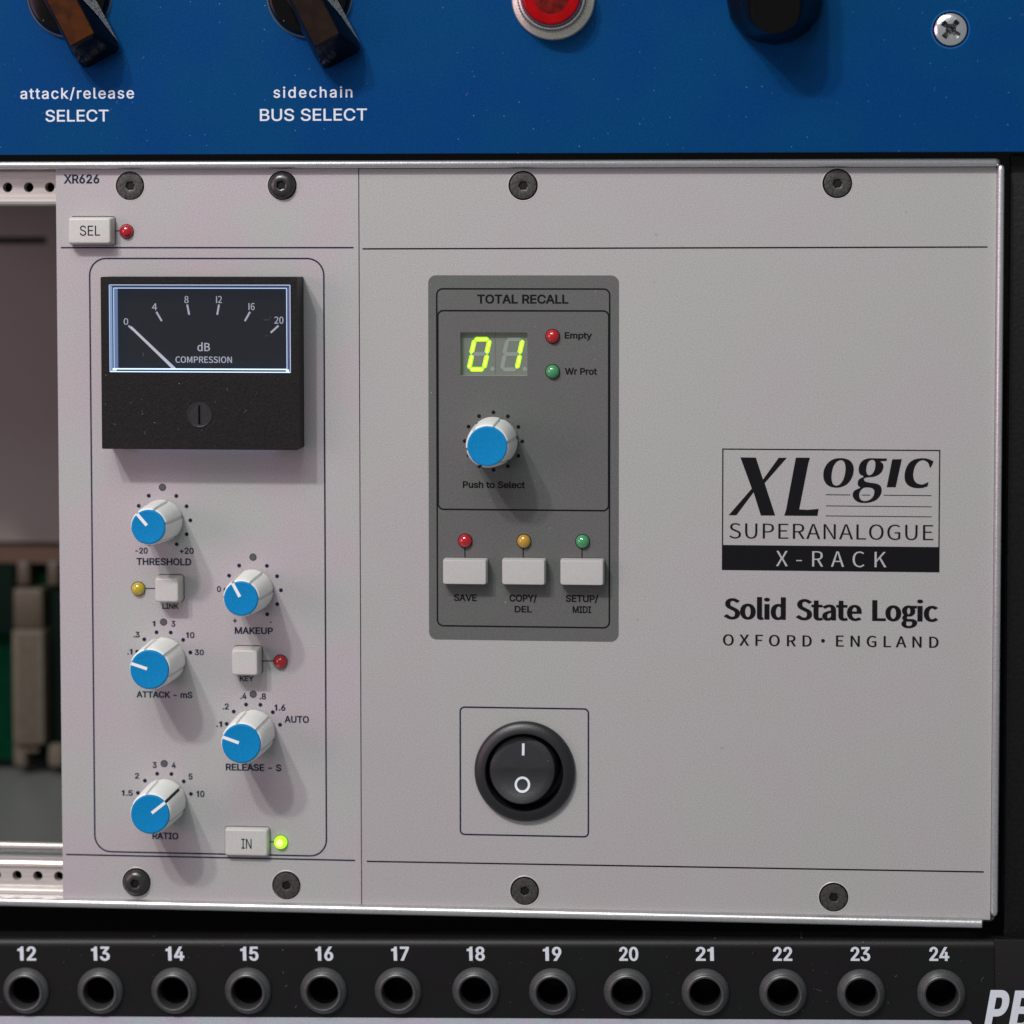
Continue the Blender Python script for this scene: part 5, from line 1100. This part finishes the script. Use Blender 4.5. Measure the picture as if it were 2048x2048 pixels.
lamp = link('red_lamp', loft('red_lamp', [(circ(9.15, N_), H + .02), (circ(9.15, N_), H + .5), (circ(8.9, N_), H + .9), (circ(7.55, N_), H + 1.25), (knurl(7.75, .6), H + 1.3), (knurl(7.75, .6), H + 4.2), (circ(7.2, N_), H + 4.7), (circ(6.85, N_), H + 4.9), (circ(6.6, N_), H + 4.7), (circ(6.5, N_), H + 3.2)], NICKEL, smooth=30), bl, x, z, label='red jewel lamp in knurled metal bezel')
link('lens', loft('lens', [(circ(6.35, 64), H + 3.4), (circ(6.35, 64), H + 5.6), (circ(6.2, 64), H + 6.0), (circ(5.7, 64), H + 6.2), (circ(4.2, 64), H + 5.9), (circ(2, 64), H + 5.6), (circ(.5, 64), H + 5.5)], REDJEWEL, smooth=60), lamp)
link('lens_core', loft('lens_core', [(circ(3.9, 48), H + 5.88), (circ(3.2, 48), H + 5.98), (circ(1.5, 48), H + 5.9), (circ(.3, 48), H + 5.85)], mat('dark_red_core', (.10, .004, .003), .25, 0, .25, grain=.6, grain_size=1.6), smooth=60), lamp)
link('lens_ring', loft('lens_ring', [(circ(6.5, 64), H + 5.0), (circ(6.5, 64), H + 5.5), (circ(6.36, 64), H + 5.75), (circ(6.3, 64), H + 5.5)], CHROME, cap1=False), lamp)
x, z = L['bkn']
def stad(wd, top, bot, n=9, p=2.2):
    out = []
    for i in range(n):
        a = math.pi * i / (n - 1)
        out.append((wd * math.cos(a), top + wd * .0 + (wd * .75) * math.sin(a) - wd * .75))
    for i in range(n):
        a = math.pi + math.pi * i / (n - 1)
        out.append((wd * math.cos(a), bot + wd * .9 + (wd * .9) * math.sin(a)))
    return out
link('large_knob', loft('large_knob', [(stad(10.2, 13, -12.4), H + .05), (stad(10.3, 13, -12.4), H + 1.5), (stad(9.7, 12.6, -12.1), H + 3.5), (stad(8.3, 12, -11.7), H + 6), (stad(7.0, 11.5, -11.4), H + 9), (stad(6.0, 11.2, -11.2), H + 12), (stad(5.3, 11, -11.0), H + 13.2), (stad(4.8, 10.6, -10.6), H + 13.6)], GLOSSBLK, cap0=True, smooth=24), bl, x, z, label='large glossy black knob')
# bright cross-head screw
def crossr(ro, ri, n=64, half=13, rot=0):
    out = []
    for i in range(n):
        a = 360.0 * i / n
        k = abs((a - rot + 45) % 90 - 45)
        t = 1 if k < half else (0 if k > half + 8 else 1 - (k - half) / 8)
        q = ri + (ro - ri) * t
        out.append((q * math.sin(R(a)), q * math.cos(R(a))))
    return out
rot_ = 40
bs = link('cross_screw', loft('cross_screw', [(circ(3.5, 120), H - .6), (circ(3.55, 120), H - .15), (circ(3.4, 120), H + .25), (circ(3.0, 120), H + .5), (circ(2.55, 120), H + .66), (crossr(2.35, 1.15, n=120, half=16, rot=rot_), H + .7), (crossr(2.2, 1.05, n=120, half=15, rot=rot_), H + .3)], CHROME, smooth=30, cap1=False), bl, sxb, szb, label='bright zinc cross-head screw')
link('recess', loft('recess', [(crossr(2.2, 1.05, n=120, half=15, rot=rot_), H + .3), (crossr(1.7, .9, n=120, half=15, rot=rot_), H - .9), (circ(.75, 120), H - 1.0), (circ(.3, 120), H - .7)], mat('recess_shade', (.16, .17, .165), .3, .9), smooth=30), bs)  # recess coloured darker than the head, its shade put into the metal colour
link('cross_tick', strips('cross_tick', [(1.15 * math.sin(R(a)), 1.15 * math.cos(R(a)), 2.3 * math.sin(R(a)), 2.3 * math.cos(R(a)), .16) for a in (-5, 85, 175, 265)], H + .73, mat('bright_tick', (.8, .8, .8), .3, 1.0)), bs)
link('countersink_rim', band('countersink_rim', circ(4.15, 48), circ(3.85, 48), H + .02, mat('blue_edge', (.003, .09, .30), .3)), bs)

# ------------------------------------------------------------------ patch bay below
pb = Root('patch_bay', 'black patch bay with a row of numbered jack sockets beneath the silver rack', 'patch bay', L['pbo'][0], L['pbo'][1], tilt=L['tilt'])
roots['pb'] = pb
T_ = L['pb_top']
jk = L['jacks']
def plocal(name, me, label=None, x=0, z=0):
    return link(name, me, pb.o, x, z, 0, label=label)
jholes = [circ(4.6, 32, a, b) for a, b in jk]
XR = T_[2]
plocal('front_panel', plate('front_panel', rrect(T_[5], -70, XR, T_[1] + .2, .05, 1), jholes, 0, -3, PBLACK))
# rolled top edge
prof = [(T_[1] + .2, 0)] + [(T_[1] + .2 + 2.0 * math.sin(R(a)), -2.0 + 2.0 * math.cos(R(a))) for a in (12, 24, 36, 48, 60, 72, 84)] + [(T_[1] + 2.25, -6), (T_[1] + .2, -6)]
plocal('rolled_edge', extrude_x('rolled_edge', prof, T_[5], XR, PBLACK, smooth=60))
plocal('side_ear', box('side_ear', XR + .02, -70, XR + 60, T_[3] - .1, -3, -.05, PBLACK, .25))
plocal('label_strip', loft('label_strip', [(rrect(-190, L['strip'][0] - 12, L['strip'][1], L['strip'][0], 1.0), .0), (rrect(-190, L['strip'][0] - 12, L['strip'][1], L['strip'][0], 1.0), .15)], STRIP, smooth=None), 'pale grey label strip under the jack row')
JACK = loft('jack_socket', [(circ(5.25, 56), -.5), (circ(5.3, 56), .3), (circ(5.15, 56), .65), (circ(4.4, 56), 1.4), (circ(4.28, 56), 1.5), (circ(4.2, 56), 1.8), (circ(3.95, 56), 1.95), (circ(3.72, 56), 1.85)], JACKPL, cap1=False, smooth=28)
SLEEVE = loft('sleeve', [(circ(3.74, 56), 1.86), (circ(3.6, 56), 1.86), (circ(3.42, 56), 1.6), (circ(3.32, 56), 1.0), (circ(3.27, 56), 0), (circ(3.25, 56), -.8)], mat('polished_sleeve', (.045, .045, .045), .2, .2, .9), cap1=False, smooth=50)
BORE = loft('bore', [(circ(3.26, 40), -.8), (circ(3.2, 40), -14)], BOREPL, smooth=60)
for i, (a, b) in enumerate(jk):
    o = plocal('jack_socket', JACK, None, a, b)
    link('bore', BORE, o)
    link('sleeve', SLEEVE, o)

# ------------------------------------------------------------------ black ear at the right
er = L['ear']
se = Root('mounting_ear', 'black textured metal strip standing right of the silver rack', 'mounting ear', er[0] + 20, er[2])
put('ear_plate', box('ear_plate', er[0], er[2], er[0] + 60, er[1], -5, -2, POWDER, .5, .8), se)

# ------------------------------------------------------------------ all lettering
seen = {}
for par, s, font, xa, xb, zb, cap, h, ink, bx, bz_, kw in TEXTS:
    if par == 'pb':
        pass
    me = text_mesh(s, font, xb - xa, cap, bx, bz_, INK[ink], kw.get('track'), kw.get('shear', 0.0), h=.05)
    lab = 'printed ' + s
    if par == 'pb':
        plocal('lettering', me, lab, xa, zb)
    elif par in ('mod', 'pan', 'blue'):
        o = link('lettering', me, roots[par], xa, zb, h + (.02 if s == 'X-RACK' else .0) + (.03 if par == 'pan' else 0), label=lab)
    elif par == 'met':
        link('lettering', me, mt, xa, zb, 4.0, label=lab)
    else:
        b_ = sel if par == 'selb' else inb
        bx0 = L['sel'] if par == 'selb' else L['in']
        link('lettering', me, b_, xa - (bx0[0] + bx0[2]) / 2, zb - (bx0[1] + bx0[3]) / 2, h, label=lab)

# ------------------------------------------------------------------ lint and dust fibres lying on the faces
LINT = mat('lint', (.17, .18, .19), .8, 0, .1)
def lint(root, n, x0, z0, x1, z1, h, avoid=(), local=False):
    vs, fs = [], []
    while len(fs) < n * 3:
        x, z = random.uniform(x0, x1), random.uniform(z0, z1)
        if any(a <= x <= c and b <= z <= d for a, b, c, d in avoid):
            continue
        ang, ln, cv = random.uniform(0, math.tau), random.uniform(.08, .42), random.uniform(-1.4, 1.4)
        wd = random.uniform(.012, .028)
        for _ in range(3):
            k = len(vs)
            dx, dz = math.cos(ang), math.sin(ang)
            vs += [(x - dz * wd, z + dx * wd, h), (x + dx * ln - dz * wd, z + dz * ln + dx * wd, h), (x + dx * ln + dz * wd, z + dz * ln - dx * wd, h), (x + dz * wd, z - dx * wd, h)]
            fs.append((k, k + 1, k + 2, k + 3))
            x, z, ang = x + dx * ln, z + dz * ln, ang + cv
    me = mesh('lint', vs, fs, LINT, flat_front=True)
    o = plocal('lint', me) if local else put('lint', me, root)
    o['kind'] = 'stuff'
lint(bl, 26, -170, bb + 1, 70, bb + 42, H + .03, [(-175, 45, -135, 80), (-105, 45, -80, 80), (-53, 42, -32, 80), (-6, 40, 17, 80), (39, 41, 48, 50)])
lint(md, 6, M_[0] + 2, M_[1] + 1, M_[2] - 2, Wn[1] - 1, 7.84)
lint(md, 4, Dl[0] + 2, Dl[1] + 1, Dl[2] - 2, Dl[3] - 1, 7.14)
lint(pn, 12, tf[0] + 2, tf[1] + 2, tf[2] - 1, tf[3] - 8, .12, [(-66, -78, -30, -63), (-64, -52, -48, -19), (-44, -31, -41, -19)])
lint(pn, 8, -25, -130, 50, 10, .04, [(-7, -95, 44, -44)])
lint(pb, 18, -110, -8, 118, 11, .03, [(a - 6, b - 6, a + 6, b + 10) for a, b in jk], local=True)
